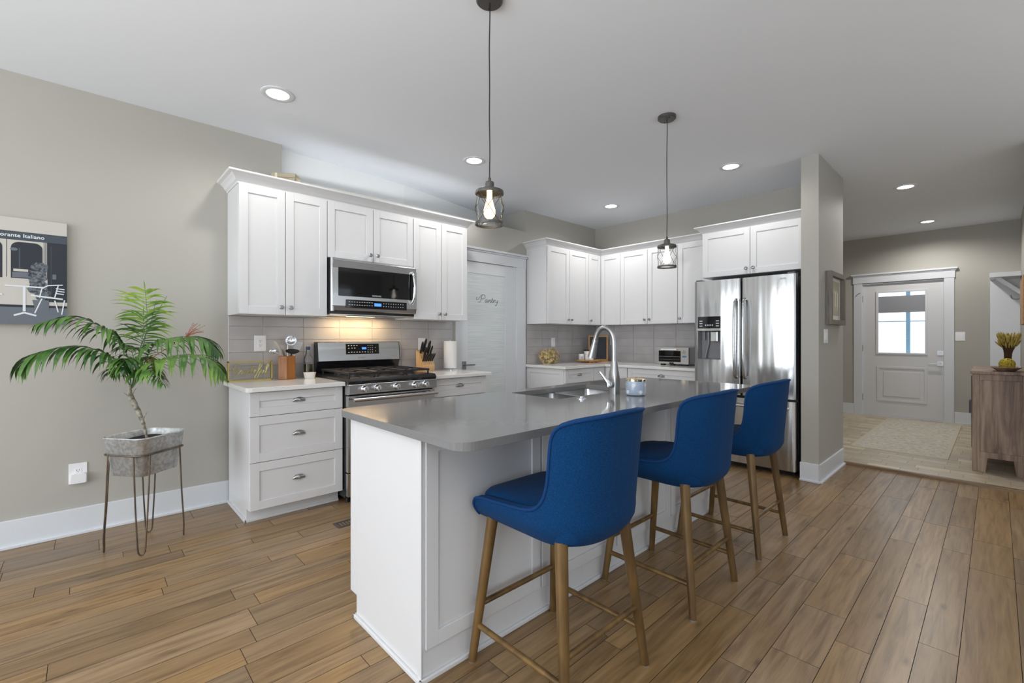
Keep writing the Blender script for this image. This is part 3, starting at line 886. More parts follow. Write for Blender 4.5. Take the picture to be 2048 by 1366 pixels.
tk.build('hook', NICKEL, d2)
mb = MB()
mb.box(XF - .018, XF - .001, 1.468, 1.575, EZ, 2.11); mb.box(XF - .018, XF - .001, .412, .519, EZ, 2.11)
mb.box(XF, XF + .12, 1.470, 1.486, EZ, 2.11); mb.box(XF, XF + .12, .501, .517, EZ, 2.11); mb.box(XF, XF + .12, .501, 1.486, 2.095, 2.11)
mb.box(XF - .019, XF - .001, .412, 1.575, 2.11, 2.2)
head_casing(mb, 'x', XF, .412, 1.575, 2.105, -1, .105)
mb.box(XF + .0, XF + .15, .50, 1.487, EZ - .05, EZ + .012)
struct(mb, 'trim_3', TRIM, bevel=.002)
# shade and blind inside the door glass, porch beyond
SHD = mat('grey_shade', rgb(150, 152, 158), .8)
B(XF + .040, XF + .046, .725, 1.27, 1.63, 1.885).build('shade', SHD, d2)
mb = MB()
for i in range(26):
    z = 1.02 + i * .026; mb.box(XF + .058, XF + .070, .726, 1.268, z, z + .0016)
mb.build('blind', WHITEP, d2, label='thin white blind slats')
mb = MB(); mb.box(9.60, 9.66, .945, .995, -.2, 2.7); mb.box(9.61, 9.65, .3, 1.7, 1.50, 1.515)
tag(mb.build('porch_post', mat('blue_grey_post', rgb(150, 190, 214), .5)), 'blue-grey porch post seen through the entry door glass', 'post')
struct(B(9.2, 40, -15, 15, -.35, -.05), 'floor', mat('snowy_ground', rgb(225, 228, 230), .9))

# ------------------------------------------------------------------ island
t = thing('kitchen_island', 'long white panelled kitchen island with the blue stools along it', 'island', (2.1, 1.7, 0))
mb = MB()
mb.box(.876, 1.80, 1.412, 1.944, 0, .883); mb.box(2.63, 3.30, 1.412, 1.944, 0, .883); mb.box(1.80, 2.63, 1.412, 1.56, 0, .883); mb.box(1.80, 2.63, 1.56, 1.944, 0, .60)
mb.box(.876, 1.80, 1.944, 2.006, .10, .883); mb.box(1.80, 2.63, 2.0, 2.006, .10, .883); mb.box(2.63, 3.30, 1.944, 2.006, .10, .883)
mb.build('body', CAB, t, bevel=.002)
mb = MB(); mb.box(.872, .876, 1.405, 1.43, 0.0, .883)
mb.build('corner_post', CAB, t, bevel=.001)
xs = [.891, 1.490, 2.085, 2.68, 3.275]
for i in range(4):
    mb = MB(); shaker(mb, (xs[i] + (.010 if i else 0), 1.40, .118), XP, YN, xs[i + 1] - xs[i] - (.02 if i else .0) + (.01 if i else 0), .762, st=.053, th=.012, rec=.008)
    mb.build('side_panel', CAB, t, bevel=.0015)
for i in range(4):
    x0 = .895 + i * .605
    mb = MB(); shaker(mb, (x0 + .6, 2.026, .105), (-1, 0, 0), (0, 1, 0), .598, .77)
    dd = mb.build('door', CAB, t, bevel=.0015)
    knob(dd, (x0 + .05, 2.026, .80), (0, 1, 0))
mb = MB()
mb.box(.864, 3.312, 1.400, 1.412, 0, .018); mb.box(.864, .876, 1.400, 1.956, 0, .018); mb.box(3.30, 3.312, 1.40, 1.956, 0, .018); mb.box(.864, 3.312, 1.944, 1.956, 0, .018)
mb.build('shoe_moulding', CAB, t, bevel=.003)
SX0, SX1, SY0, SY1 = 1.85, 2.575, 1.605, 1.985
worktop(rrect(.846, 3.385, 1.130, 2.085, .065, 8), 'grey quartz island worktop with the undermount sink and faucet', QUARTZ_G, [list(reversed(rrect(SX0, SX1, SY0, SY1, .02, 3)))], z0=.884)
# sink
t = thing('sink', 'stainless double bowl undermount sink in the island worktop', 'sink', (2.21, 1.8, .883))
t.location.z = .68
def bowl(x0, x1, y0, y1, zt, zb, name='bowl'):
    mb = MB(); n = 6; r = .05
    rings = []
    for (ins, z, rr) in ((-.012, zt, .03), (0, zt, .03), (.006, zb + .04, .045), (.03, zb, .05)):
        rings.append([(p[0], p[1], z) for p in rrect(x0 + ins, x1 - ins, y0 + ins, y1 - ins, rr, n)])
    m = len(rings[0]); vs = [p for q in rings for p in q]
    fs = [(i * m + k, i * m + (k + 1) % m, (i + 1) * m + (k + 1) % m, (i + 1) * m + k) for i in range(3) for k in range(m)] + [tuple(range(3 * m, 4 * m))]
    return mb.add(vs, fs).build(name, STEEL, t, smooth=True)
bowl(SX0 + .005, 2.20, SY0 + .008, SY1 - .008, .8835, .69); bowl(2.225, SX1 - .005, SY0 + .008, SY1 - .008, .8835, .69)
for cx in (2.03, 2.40):
    MB().lathe([(0, .6925), (.04, .6925), (.042, .6905)], (cx, 1.80, 0), 20).build('drain', CHROME, t, smooth=True)
mb = MB()
for i in range(5): mb.tube([(2.27 + i * .065, 1.65, .735), (2.27 + i * .065, 1.94, .735)], .002, 6)
mb.tube([(2.25, 1.65, .735), (2.55, 1.65, .735), (2.55, 1.94, .735), (2.25, 1.94, .735)], .003, 6, closed=True)
for a in (2.26, 2.54):
    for bq in (1.66, 1.93): mb.cyl((a, bq, .69), (a, bq, .735), .003, n=6)
tag(mb.build('dish_rack', CHROME), 'chrome wire rack in the far bowl of the island sink', 'rack')
# faucet
FS = steel('faucet_steel', 2, .42, .32)
FS.node_tree.nodes['Principled BSDF'].inputs['Anisotropic'].default_value = 0
t = thing('faucet', 'stainless gooseneck pull-down faucet on the island beside the sink', 'faucet', (2.262, 1.535, .914))
t.location.z = .914
mb = MB(); fx, fy = 2.262, 1.535
# square flared body
secs = [(.914, .026, .026), (1.00, .026, .026), (1.035, .0245, .0245), (1.070, .020, .020), (1.105, .0168, .0168)]
vs = []
for (z, hx, hy) in secs:
    rr = min(hx, hy) * (.25 if z < 1.02 else .6)
    vs += [(fx + p[0], fy + p[1], z) for p in rrect(-hx, hx, -hy, hy, rr, 4)]
m = len(vs) // len(secs)
fs = [(i * m + k, i * m + (k + 1) % m, (i + 1) * m + (k + 1) % m, (i + 1) * m + k) for i in range(len(secs) - 1) for k in range(m)] + [tuple(range(m))[::-1], tuple(range((len(secs) - 1) * m, len(secs) * m))]
mb.add(vs, fs).build('body', FS, t, smooth=True)
pts = [(fx, fy, 1.10), (fx, fy, 1.15), (fx, fy + .001, 1.205)]
for i in range(13):
    a = PI - PI * i / 12 * .93
    pts.append((fx, fy + .068 + .067 * math.cos(a), 1.215 + .088 * math.sin(a)))
MB().tube(pts, .0155, 16).build('spout', FS, t, smooth=True)
e = Vector(pts[-1]); d_ = (Vector(pts[-1]) - Vector(pts[-2])).normalized()
mb = MB(); mb.cyl(e + d_ * .002, e + d_ * .03, .0165, .0180, 18); mb.cyl(e + d_ * .031, e + d_ * .115, .0180, .0255, 18)
mb.build('spray_head', FS, t, smooth=True)
mb = MB(); mb.cyl((fx - .024, fy, .972), (fx - .052, fy, .972), .021, .021, 18); mb.build('valve', FS, t, smooth=True, bevel=.003)
mb = MB(); mb.tube([(fx - .058, fy, .962), (fx - .062, fy, .985), (fx - .068, fy + .02, 1.01), (fx - .078, fy + .045, 1.045)], [.015, .013, .009, .007], 12)
mb.build('lever_handle', CHROME, t, smooth=True)
t = MB().lathe([(.0, 0), (.026, 0), (.026, .003), (.018, .005), (.013, .008), (.013, .013), (0, .014)], (1.945, 1.527, .914), 24).build('air_switch', CHROME, smooth=True)
tag(t, 'small round chrome button in the island worktop near the sink', 'button')
# candle jar
JARM = noise_color(mat('grey_blue_ceramic', (1, 1, 1, 1), .25), rgb(158, 172, 190), rgb(196, 205, 216), 14, 2, lo=.42, hi=.6)
t = thing('candle_jar', 'grey-blue patterned candle jar with gold rimmed lid on the island', 'jar', (2.30, 1.415, .914))
MB().lathe([(0, .0), (.045, 0), (.054, .006), (.056, .014), (.056, .078), (.054, .082), (0, .082)], n=36).build('jar_body', JARM, t, smooth=True, local=True)
MB().lathe([(.0, .082), (.0575, .082), (.0575, .092), (.054, .094), (0, .094)], n=36).build('lid', mat('rim_gold', (.75, .68, .5, 1), .15, 1.0), t, smooth=True, local=True)
MB().lathe([(0, .0945), (.05, .0945), (.05, .096), (0, .0965)], n=36).build('lid_top', LIGHTW, t, smooth=True, local=True)
MB().lathe([(0, .096), (.006, .096), (.007, .101), (0, .104)], n=14).build('lid_knob', MATS['rim_gold'], t, smooth=True, local=True)
mb = MB()
for k in range(9):
    a = k * 2 * PI / 9
    for (dz, rr) in ((.060 if k % 2 else .022, .010),):
        mb.lathe([(0, .0565), (rr, .0562), (rr, .055)], (0, 0, 0), 14, axis=0)
        base = len(mb.v) - 3 * 14
        for q in range(base, len(mb.v)):
            x, y, z = mb.v[q]
            mb.v[q] = (x * math.cos(a) - y * math.sin(a), x * math.sin(a) + y * math.cos(a), z + dz)
mb.build('dot_pattern', mat('pale_dots', rgb(222, 228, 236), .3), t, local=True)

# ------------------------------------------------------------------ range
t = thing('gas_range', 'stainless gas range with five knobs and black grates between the cabinets', 'stove', (1.796, 3.62, 0))
RX0, RX1 = 1.414, 2.180
B(RX0, RX1, 3.33, 3.965, .04, .90).build('body', DARK, t, bevel=.002)
for x in (RX0 + .03, RX1 - .03):
    MB().cyl((x, 3.36, 0), (x, 3.36, .04), .016, n=12).build('foot', BLACK, t)
mb = MB().slab([(3.275, .895), (3.268, .915), (3.285, .936), (3.32, .940), (3.93, .940), (3.93, .895)], [], RX0 - .002, RX1 + .002, plane='x')
mb.build('cooktop', DARK, t, bevel=.004)
mb = MB().slab([(3.285, .815), (3.262, .822), (3.265, .892), (3.275, .896), (3.34, .896), (3.34, .815)], [], RX0, RX1, plane='x')
cp = mb.build('control_panel', STEEL, t, bevel=.003)
for x in (1.530, 1.632, 1.795, 1.962, 2.060):
    mb = MB().lathe([(.0, -.048), (.017, -.048), (.021, -.044), (.0225, -.012), (.026, -.008), (.026, 0), (0, 0)], (x, 3.264, .858), 24, axis=1)
    kk = mb.build('knob', CHROME, cp, smooth=True)
    MB().obox((x, 3.2155, .858), (1, 0, .3), (0, 1, 0), (-.3, 0, 1), .003, .0015, .016).build('pointer', NICKEL, kk)
od = B(RX0 + .003, RX1 - .003, 3.287, 3.33, .235, .808).build('oven_door', STEEL, t, bevel=.004)
B(RX0 + .12, RX1 - .12, 3.2845, 3.288, .36, .66).build('oven_window', GLASSBLK, od)
for i in range(5): B(1.50 + i * .14, 1.57 + i * .14, 3.285, 3.2875, .792, .797).build('vent_slot', BLACK, od)
mb = MB(); mb.tube([(RX0 + .02, 3.222, .782), (RX1 - .02, 3.222, .782)], .0135, 14)
for x in (RX0 + .06, RX1 - .06): mb.cyl((x, 3.225, .782), (x, 3.29, .782), .010, n=12)
mb.build('handle', STEEL, od, smooth=True)
B(RX0 + .003, RX1 - .003, 3.292, 3.33, .055, .228).build('drawer', STEEL, t, bevel=.004)
# backguard
mb = MB().slab([(3.93, .94), (3.90, 1.035), (3.885, 1.037), (3.905, 1.206), (3.975, 1.206), (3.975, .94)], [], RX0 - .001, RX1 + .003, plane='x')
bgd = mb.build('backguard', DARK, t, bevel=.003)
mb = MB(); c0 = Vector(((RX0 + RX1) / 2, 3.8935, 1.122)); Nn = Vector((0, -1, .118)).normalized(); Vv = Vector((0, .118, 1)).normalized()
mb.obox(c0 + Nn * .002, XP, Vv, Nn, (RX1 - RX0) / 2 - .006, .081, .003); mb.build('backguard_panel', STEEL, bgd, bevel=.002)
mb = MB(); cc = c0 + Vector((.015, 0, .02)) + Nn * .007; cc.y = c0.y + .0024 - .0056
mb.obox(cc, XP, Vv, Nn, .155, .046, .0015); dp = mb.build('control_display', GLASSBLK, bgd)
mb = MB(); mb.obox(cc + XP[0] * Vector((.012, 0, .005)) + Nn * .002, XP, Vv, Nn, .020, .009, .0008); mb.build('clock', BLUELED, bgd)
mb = MB()
WHT = mat('white_print', rgb(215, 218, 222), .5)
for (u, v) in [(-.13, .03), (-.105, .03), (-.08, .03), (-.055, .03), (-.13, .008), (-.1, .008), (-.075, .008)] + [(-.13 + .025 * i, -.028) for i in range(8)] + [(.05 + .02 * i, .03 - .02 * j) for i in range(3) for j in range(4)] + [(.12, .01), (.12, -.02)]:
    mb.obox(cc + Vector(XP) * u + Vv * v + Nn * .0018, XP, Vv, Nn, .006 if u < .04 else .003, .0022, .0004)
mb.build('printed_keys', WHT, bgd)
mb = MB(); add_text(mb, 'SAMSUNG', .016, c0 + Vector((0, 0, 0)) - Vv * .062 + Nn * .0058, XP, Vv, .0003)
mb.build('lettering', mat('gold_grey_print', rgb(120, 118, 112), .4), bgd)
# grates
mb = MB()
for (gx0, gx1) in ((1.44, 1.665), (1.675, 1.92), (1.93, 2.155)):
    for y in (3.34, 3.87): mb.box(gx0, gx1, y - .006, y + .006, .965, .980)
    for x in (gx0 + .006, gx1 - .006): mb.box(x - .006, x + .006, 3.34, 3.87, .965, .980)
    xm = (gx0 + gx1) / 2
    for ym in (3.47, 3.74):
        mb.box(xm - .004, xm + .004, ym - .11, ym - .03, .966, .980); mb.box(xm - .004, xm + .004, ym + .03, ym + .11, .966, .980)
        mb.box(gx0, xm - .03, ym - .004, ym + .004, .966, .980); mb.box(xm + .03, gx1, ym - .004, ym + .004, .966, .980)
    mb.box(gx0, gx1, 3.60, 3.61, .966, .980)
    for x in (gx0 + .01, gx1 - .01):
        for y in (3.345, 3.605, 3.865): mb.box(x - .006, x + .006, y - .006, y + .006, .938, .966)
mb.build('grate', IRON, t, bevel=.002)
for (x, y) in ((1.55, 3.47), (1.55, 3.74), (1.797, 3.6), (2.04, 3.47), (2.04, 3.74)):
    MB().lathe([(.045, .938), (.045, .948), (.034, .950), (.034, .957), (0, .959)], (x, y, 0), 22).build('burner', IRON, t, smooth=True)

# ------------------------------------------------------------------ microwave
t = thing('microwave', 'stainless over-the-range microwave with black window and bowed handle', 'microwave', (1.79, 3.8, 1.43))
MX0, MX1, MYF = 1.406, 2.178, 3.585
B(MX0, MX1, 3.625, 3.985, 1.435, 1.882).build('body', DARK, t, bevel=.002)
vs = []; n = 16
mb = MB()
sec = [(3.625, 1.455), (3.605, 1.455), (3.592, 1.462), (3.583, 1.50), (3.580, 1.60), (3.580, 1.80), (3.588, 1.865), (3.60, 1.878), (3.625, 1.880)]
fd = MB().slab(sec, [], MX0 + .012, MX1 + .0, plane='x').build('door', STEEL, t, smooth=False, bevel=.002)
mb = MB(); mb.cyl((MX0 + .018, 3.60, 1.456), (MX0 + .018, 3.60, 1.880), .016, n=20); mb.build('door_edge', STEEL, fd, smooth=True)
MB().slab(rrect(1.463, 2.142, 1.578, 1.807, .008, 3), [], 3.5775, 3.582, plane='y').build('window', GLASSBLK, fd, bevel=.001)
pn = MB().slab(rrect(1.525, 2.075, 1.484, 1.552, .004, 3), [], 3.5775, 3.584, plane='y').build('control_panel', GLASSBLK, fd)
B(1.768, 1.832, 3.5765, 3.578, 1.507, 1.532).build('display', BLUELED, fd)
mb = MB()
for i in range(11):
    for j in range(2):
        x = 1.548 + i * .0215
        if 1.76 < x < 1.84: continue
        mb.box(x, x + .012, 3.5768, 3.5776, 1.508 + j * .024, 1.512 + j * .024)
for i in range(9):
    for j in range(2): mb.box(1.85 + i * .023, 1.857 + i * .023, 3.5768, 3.5776, 1.506 + j * .024, 1.511 + j * .024)
mb.build('printed_keys', WHT, fd)
mb = MB(); add_text(mb, 'SAMSUNG', .018, (1.79, 3.5772, 1.587), XP, (0, 0, 1), .0003); mb.build('lettering', WHT, fd)
pts = [(2.125, 3.575, 1.545), (2.127, 3.548, 1.58), (2.130, 3.537, 1.67), (2.130, 3.537, 1.71), (2.127, 3.548, 1.79), (2.125, 3.575, 1.825)]
MB().tube(spline(pts, 6), .0115, 14).build('handle', CHROME, fd, smooth=True)
B(MX0 + .01, MX1 - .01, 3.63, 3.95, 1.428, 1.436).build('vent_panel', STEEL, t)
B(1.60, 1.98, 3.66, 3.74, 1.425, 1.429).build('grease_filter', BLACK, t)
lo = area_light('hood_lamp', (1.78, 3.86, 1.424), (0, 0, 0), .5, .06, 3.4, (1.0, .70, .36))
B(1.66, 1.90, 3.83, 3.89, 1.4262, 1.429).build('lamp_lens', emis('warm_lens', (1, .75, .4, 1), 4), t)

# ------------------------------------------------------------------ refrigerator
t = thing('refrigerator', 'tall stainless french door refrigerator with water dispenser', 'refrigerator', (4.95, 1.665, 0))
FX = 4.56
B(4.635, 5.38, 1.21, 2.125, .05, 1.80).build('body', mat('fridge_side_grey', rgb(62, 64, 68), .4), t, bevel=.004)
B(4.66, 5.36, 1.24, 2.095, .0, .05).build('base_grille', BLACK, t)
def bowed(y0, y1, z0, z1, hole=None, bow=.016, n=26, back=.055, r=.02, extra=None):
    """door slab whose front bulges towards -x; optional rectangular recess"""
    mb = MB(); ys = [y0 + (y1 - y0) * i / n for i in range(n + 1)]
    if hole: ys = sorted(set([round(y, 5) for y in ys] + [hole[0], hole[1]]))
    def fxx(y):
        q = (y - y0) / (y1 - y0); e2 = min(q, 1 - q) * (y1 - y0)
        rr = r - math.sqrt(max(0, r * r - (r - e2) ** 2)) if e2 < r else 0
        return FX - bow * math.sin(PI * q) ** .8 + rr
    ye = [y0 + .002, y0 + .005, y0 + .010, y0 + .015, y1 - .015, y1 - .010, y1 - .005, y1 - .002]
    ys = sorted(set(ys + ye))
    zs = [z0, z1] if not hole else [z0, hole[2], hole[3], z1]
    cols = []
    for y in ys: cols.append([(fxx(y), y, z) for z in zs])
    m = len(zs); vs = [p for c in cols for p in c]; fs = []
    for i in range(len(ys) - 1):
        for k in range(m - 1):
            if hole and k == 1 and ys[i] >= hole[0] - 1e-6 and ys[i + 1] <= hole[1] + 1e-6: continue
            fs.append((i * m + k, (i + 1) * m + k, (i + 1) * m + k + 1, i * m + k + 1))
    mb.add(vs, fs)
    # sides, back
    xb = FX + back; c = len(ys)
    bot = [(fxx(y), y, z0) for y in ys] + [(xb, y1, z0), (xb, y0, z0)]
    top = [(fxx(y), y, z1) for y in ys] + [(xb, y1, z1), (xb, y0, z1)]
    k = len(bot)
    mb.add(bot + top, [tuple(range(k))[::-1], tuple(range(k, 2 * k)), (c - 1, c, k + c, k + c - 1), (c, c + 1, k + c + 1, k + c), (c + 1, 0, k, k + c + 1)])
    return mb
HOLE = (1.853, 2.083, 1.027, 1.455)
ld = bowed(1.673, 2.127, .695, 1.812, HOLE).build('door', STEELF, t, smooth=True)
rd = bowed(1.207, 1.662, .695, 1.812).build('door', STEELF, t, smooth=True)
fz = bowed(1.207, 2.127, .055, .672, bow=.018).build('freezer_drawer', STEELF, t, smooth=True)
# dispenser
y0, y1, z0, z1 = HOLE
GREYP = mat('grey_plastic', rgb(120, 121, 124), .3)
mb = MB(); xi = FX + .045
mb.add([(FX - .008, y0, z0), (FX - .008, y1, z0), (xi, y1 - .02, z0 + .01), (xi, y0 + .02, z0 + .01), (FX - .008, y0, 1.315), (FX - .008, y1, 1.315), (xi, y1 - .02, 1.305), (xi, y0 + .02, 1.305)],
       [(2, 3, 7, 6), (0, 3, 2, 1), (4, 5, 6, 7), (0, 4, 7, 3), (1, 2, 6, 5)])
dz = mb.build('dispenser_recess', GREYP, ld)
B(FX - .011, FX + .02, y0, y1, 1.335, z1).build('dispenser_panel', GLASSBLK, ld, bevel=.001)
B(FX - .013, FX + .02, y0 - .004, y1 + .004, 1.312, 1.336).build('dispenser_shelf', STEELF, ld, bevel=.001)
mb = MB()
for (a, bq) in ((2.05, 1.41), (2.05, 1.385), (2.05, 1.36), (1.885, 1.41), (1.885, 1.385), (1.885, 1.36)): mb.box(FX - .0118, FX - .0105, a - .015, a + .015, bq - .004, bq + .004)
for i in range(4): mb.box(FX - .0118, FX - .0105, 1.93 + i * .022, 1.94 + i * .022, 1.362, 1.376)
mb.build('printed_keys', WHT, ld)
mb = MB(); mb.obox((FX + .015, 1.925, 1.255), (0, 1, 0), (0, 0, 1), (1, 0, 0), .035, .05, .012); mb.build('ice_paddle', CHROME, ld, bevel=.006)
mb = MB(); mb.tube([(FX + .02, 2.03, 1.31), (FX + .02, 2.03, 1.22)], .01, 10); mb.tube([(FX + .03, 1.99, 1.30), (FX + .03, 1.99, 1.2), (FX + .02, 2.02, 1.04)], .012, 8); mb  .build('nozzle', GREYP, ld, smooth=True)
for (par, y, sg) in ((ld, 1.708, 1), (rd, 1.628, -1)):
    pts = [(FX - .006, y, .86), (FX - .045, y, .885), (FX - .062, y, 1.0), (FX - .066, y, 1.23), (FX - .062, y, 1.46), (FX - .045, y, 1.585), (FX - .006, y, 1.61)]
    MB().tube(spline(pts, 6), .0125, 14).build('handle', STEELF, par, smooth=True)
pts = [(FX - .006, 2.06, .605), (FX - .05, 2.04, .605), (FX - .062, 1.9, .605), (FX - .066, 1.667, .605), (FX - .062, 1.43, .605), (FX - .05, 1.29, .605), (FX - .006, 1.27, .605)]
MB().tube(spline(pts, 6), .0125, 14).build('handle', STEELF, fz, smooth=True)
for y in (1.25, 2.085): B(4.575, 4.69, y - .03, y + .03, 1.8125, 1.83).build('hinge_cap', mat('hinge_grey', rgb(90, 92, 95), .4), t, bevel=.003)
mb = MB(); add_text(mb, 'SAMSUNG', .025, (FX - .0125, 1.345, 1.765), (0, -1, 0), (0, 0, 1), .0004, spacing=1.1); mb.build('lettering', mat('dark_print', rgb(90, 90, 94), .4), rd)

# ------------------------------------------------------------------ stools
def make_stool():
    t = thing('bar_stool', '', 'stool', (0, 0, 0), 'blue upholstered stools at the island')
    a, bb, yc, ne = .236, .222, -.055, 2.5
    path = []
    for i in range(10): path.append((-a, .225 - (.225 - yc) * i / 10))
    K = 40
    for i in range(K + 1):
        u = PI * i / K
        c = math.cos(u); s_ = math.sin(u)
        x = -a * (abs(c) ** (2 / ne)) * (1 if c >= 0 else -1); y = yc - bb * (abs(s_) ** (2 / ne))
        path.append((x, y))
    for i in range(9, -1, -1): path.append((a, .225 - (.225 - yc) * i / 10))
    # resample densely
    L = [0]
    for i in range(1, len(path)): L.append(L[-1] + math.dist(path[i], path[i - 1]))
    tot = L[-1]
    def at(q):
        d = q * tot
        for i in range(1, len(L)):
            if d <= L[i] + 1e-9:
                k = (d - L[i - 1]) / max(1e-9, L[i] - L[i - 1])
                return (path[i - 1][0] + (path[i][0] - path[i - 1][0]) * k, path[i - 1][1] + (path[i][1] - path[i - 1][1]) * k)
        return path[-1]
    def smooth(x): x = max(0, min(1, x)); return x * x * (3 - 2 * x)
    TAB = [(0, .606), (.012, .628), (.05, .640), (.12, .646), (.24, .655), (.30, .664), (.335, .682), (.358, .715), (.369, .760), (.373, .810), (.3745, .860), (.378, .910), (.392, .945), (.424, .966), (.48, .981), (.58, .990), (.70, .994)]
    def rim(q):
        d = min(q, 1 - q) * tot
        if d >= TAB[-1][0]: return TAB[-1][1]
        for i in range(1, len(TAB)):
            if d <= TAB[i][0]:
                p0 = TAB[max(i - 2, 0)][1]; p1 = TAB[i - 1][1]; p2 = TAB[i][1]; p3 = TAB[min(i + 1, len(TAB) - 1)][1]
                h = TAB[i][0] - TAB[i - 1][0]; t_ = (d - TAB[i - 1][0]) / h
                m1 = (p2 - p0) / max(1e-6, TAB[i][0] - TAB[max(i - 2, 0)][0]) * h; m2 = (p3 - p1) / max(1e-6, TAB[min(i + 1, len(TAB) - 1)][0] - TAB[i - 1][0]) * h
                return (2 * t_ ** 3 - 3 * t_ ** 2 + 1) * p1 + (t_ ** 3 - 2 * t_ ** 2 + t_) * m1 + (-2 * t_ ** 3 + 3 * t_ ** 2) * p2 + (t_ ** 3 - t_ ** 2) * m2
    # sample evenly along the rim curve so the steep part stays smooth
    F = 1200; acc = [0.0]
    for i in range(1, F + 1): acc.append(acc[-1] + math.hypot(tot / F, rim(i / F) - rim((i - 1) / F)))
    N = 150; qs = []; k_ = 0
    for i in range(N + 1):
        tgt = acc[-1] * i / N
        while k_ < F and acc[k_] < tgt: k_ += 1
        qs.append(k_ / F)
    ZB = .556; M = 16
    def pos(q, z):
        x, y = at(q)
        d = min(q, 1 - q) * tot
        h = z - ZB
        ins = .040 * max(0, 1 - h / .075) ** 2
        # inward direction approx to the seat centre
        v = Vector((-x, -.02 - y)); v = Vector((v.x, v.y * .9)); 
        v = v.normalized() if v.length > 0 else v
        if d < .2: v = Vector((-1 if x > 0 else 1, 0))
        back = smooth((d - .24) / .25)
        lean = -.030 * max(0, (z - .66) / .34) * back
        flare = 1 + .02 * max(0, (z - .66) / .34) * back
        front_in = 0
        return Vector((x * flare + v.x * ins, y + v.y * ins * back + lean, z))
    def inward(q):
        x, y = at(q); d = min(q, 1 - q) * tot
        k = smooth((d - .10) / .30)
        v = Vector((-1 if x > 0 else 1, 0)) * (1 - k) + Vector((-x, -.02 - y)).normalized() * k
        return v.normalized() if v.length > 1e-6 else Vector((0, 1))
    TH = .034
    grid = []; full = []
    for q in qs:
        zr = rim(q); row = []
        for j in range(M + 1):
            row.append(pos(q, ZB + (zr - ZB) * j / M))
        grid.append(row)
        v = inward(q); V_ = Vector((v.x, v.y, 0)); top_ = row[-1]
        ridge = [top_ + V_ * TH * .25 + Vector((0, 0, .007)), top_ + V_ * TH * .6 + Vector((0, 0, .008)), top_ + V_ * TH + Vector((0, 0, .002))]
        inner = [row[j] + V_ * TH for j in range(M - 1, -1, -1)]
        full.append(row + ridge + inner)
    vs = [p for r_ in full for p in r_]; m = len(full[0])
    fs = [(i * m + j, (i + 1) * m + j, (i + 1) * m + (j + 1) % m, i * m + (j + 1) % m) for i in range(N) for j in range(m)]
    fs += [tuple(range(m))[::-1], tuple(range(N * m, N * m + m))]
    MB().add(vs, fs).build('backrest', FABRIC, t, smooth=True, local=True)
    # piping along the outer rim
    rimp = [grid[i][M] + Vector((0, 0, .002)) for i in range(N + 1)]
    first = [grid[0][j] for j in range(2, M, 3)]
    last = [grid[N][j] for j in range(M - 1, 1, -3)]
    MB().tube(first + rimp + last, .0060, 8).build('piping', PIPING, t, smooth=True, local=True)
    # seat cushion
    mb = MB(); rows = []
    out = [p for p in rrect(-.207, .207, -.235, .240, .075, 8)]
    lev = [(.80, .565), (.97, .575), (1.0, .60), (1.0, .628), (.985, .642), (.94, .654), (.8, .664), (.55, .671), (.25, .674)]
    for (s_, z) in lev: rows.append([(p[0] * s_, p[1] * s_, z) for p in out])
    m2 = len(out); vs = [p for r_ in rows for p in r_]
    fs = [(i * m2 + k, i * m2 + (k + 1) % m2, (i + 1) * m2 + (k + 1) % m2, (i + 1) * m2 + k) for i in range(len(rows) - 1) for k in range(m2)]
    fs += [tuple(range(m2))[::-1], tuple(range((len(rows) - 1) * m2, len(rows) * m2))]
    mb.add(vs, fs).build('seat', FABRIC, t, smooth=True, local=True)
    mb = MB().slab(rrect(-.185, .185, -.20, .215, .09, 5), [], .559, .570); mb.build('seat_base', mat('black_dust_cover', rgb(30, 32, 38), .9), t, local=True)
    top = {}
    for (sx, sy) in ((-1, 1), (1, 1), (-1, -1), (1, -1)):
        p1 = Vector((sx * .180, sy * .170, .574)); p0 = Vector((sx * .233, sy * .233, .004))
        mb = MB(); mb.tube([p0 + (p1 - p0) * k / 6 for k in range(7)], [.0155 + .007 * k / 6 for k in range(7)], 18)
        lg = mb.build('leg', LEGM, t, smooth=True, local=True)
        MB().cyl((p0.x, p0.y, 0), (p0.x, p0.y, .005), .0145, n=16).build('foot_glide', GREYP, lg, local=True)
    def lp(sx, sy, z):
        k = (z - .004) / .570; return Vector((sx * (.233 - .053 * k), sy * (.233 - .063 * k), z))
    for (s0, s1, z) in (((-1, 1), (1, 1), .222), ((-1, -1), (1, -1), .222), ((-1, -1), (-1, 1), .143), ((1, -1), (1, 1), .143)):
        MB().tube([lp(*s0, z), lp(*s1, z)], .0112, 12).build('stretcher', LEGM, t, smooth=True, local=True)
    return t
st = make_stool()
st.location = (1.317, 1.147, 0)
st['label'] = 'blue fabric bar stool with bronze-brown legs, nearest the camera'
s2 = copy_tree(st); s2.location = (2.181, 1.147, 0); s2['label'] = 'middle one of the three blue fabric bar stools'
s3 = copy_tree(st); s3.location = (2.973, 1.141, 0); s3['label'] = 'blue fabric bar stool farthest along the island, closest to the refrigerator'

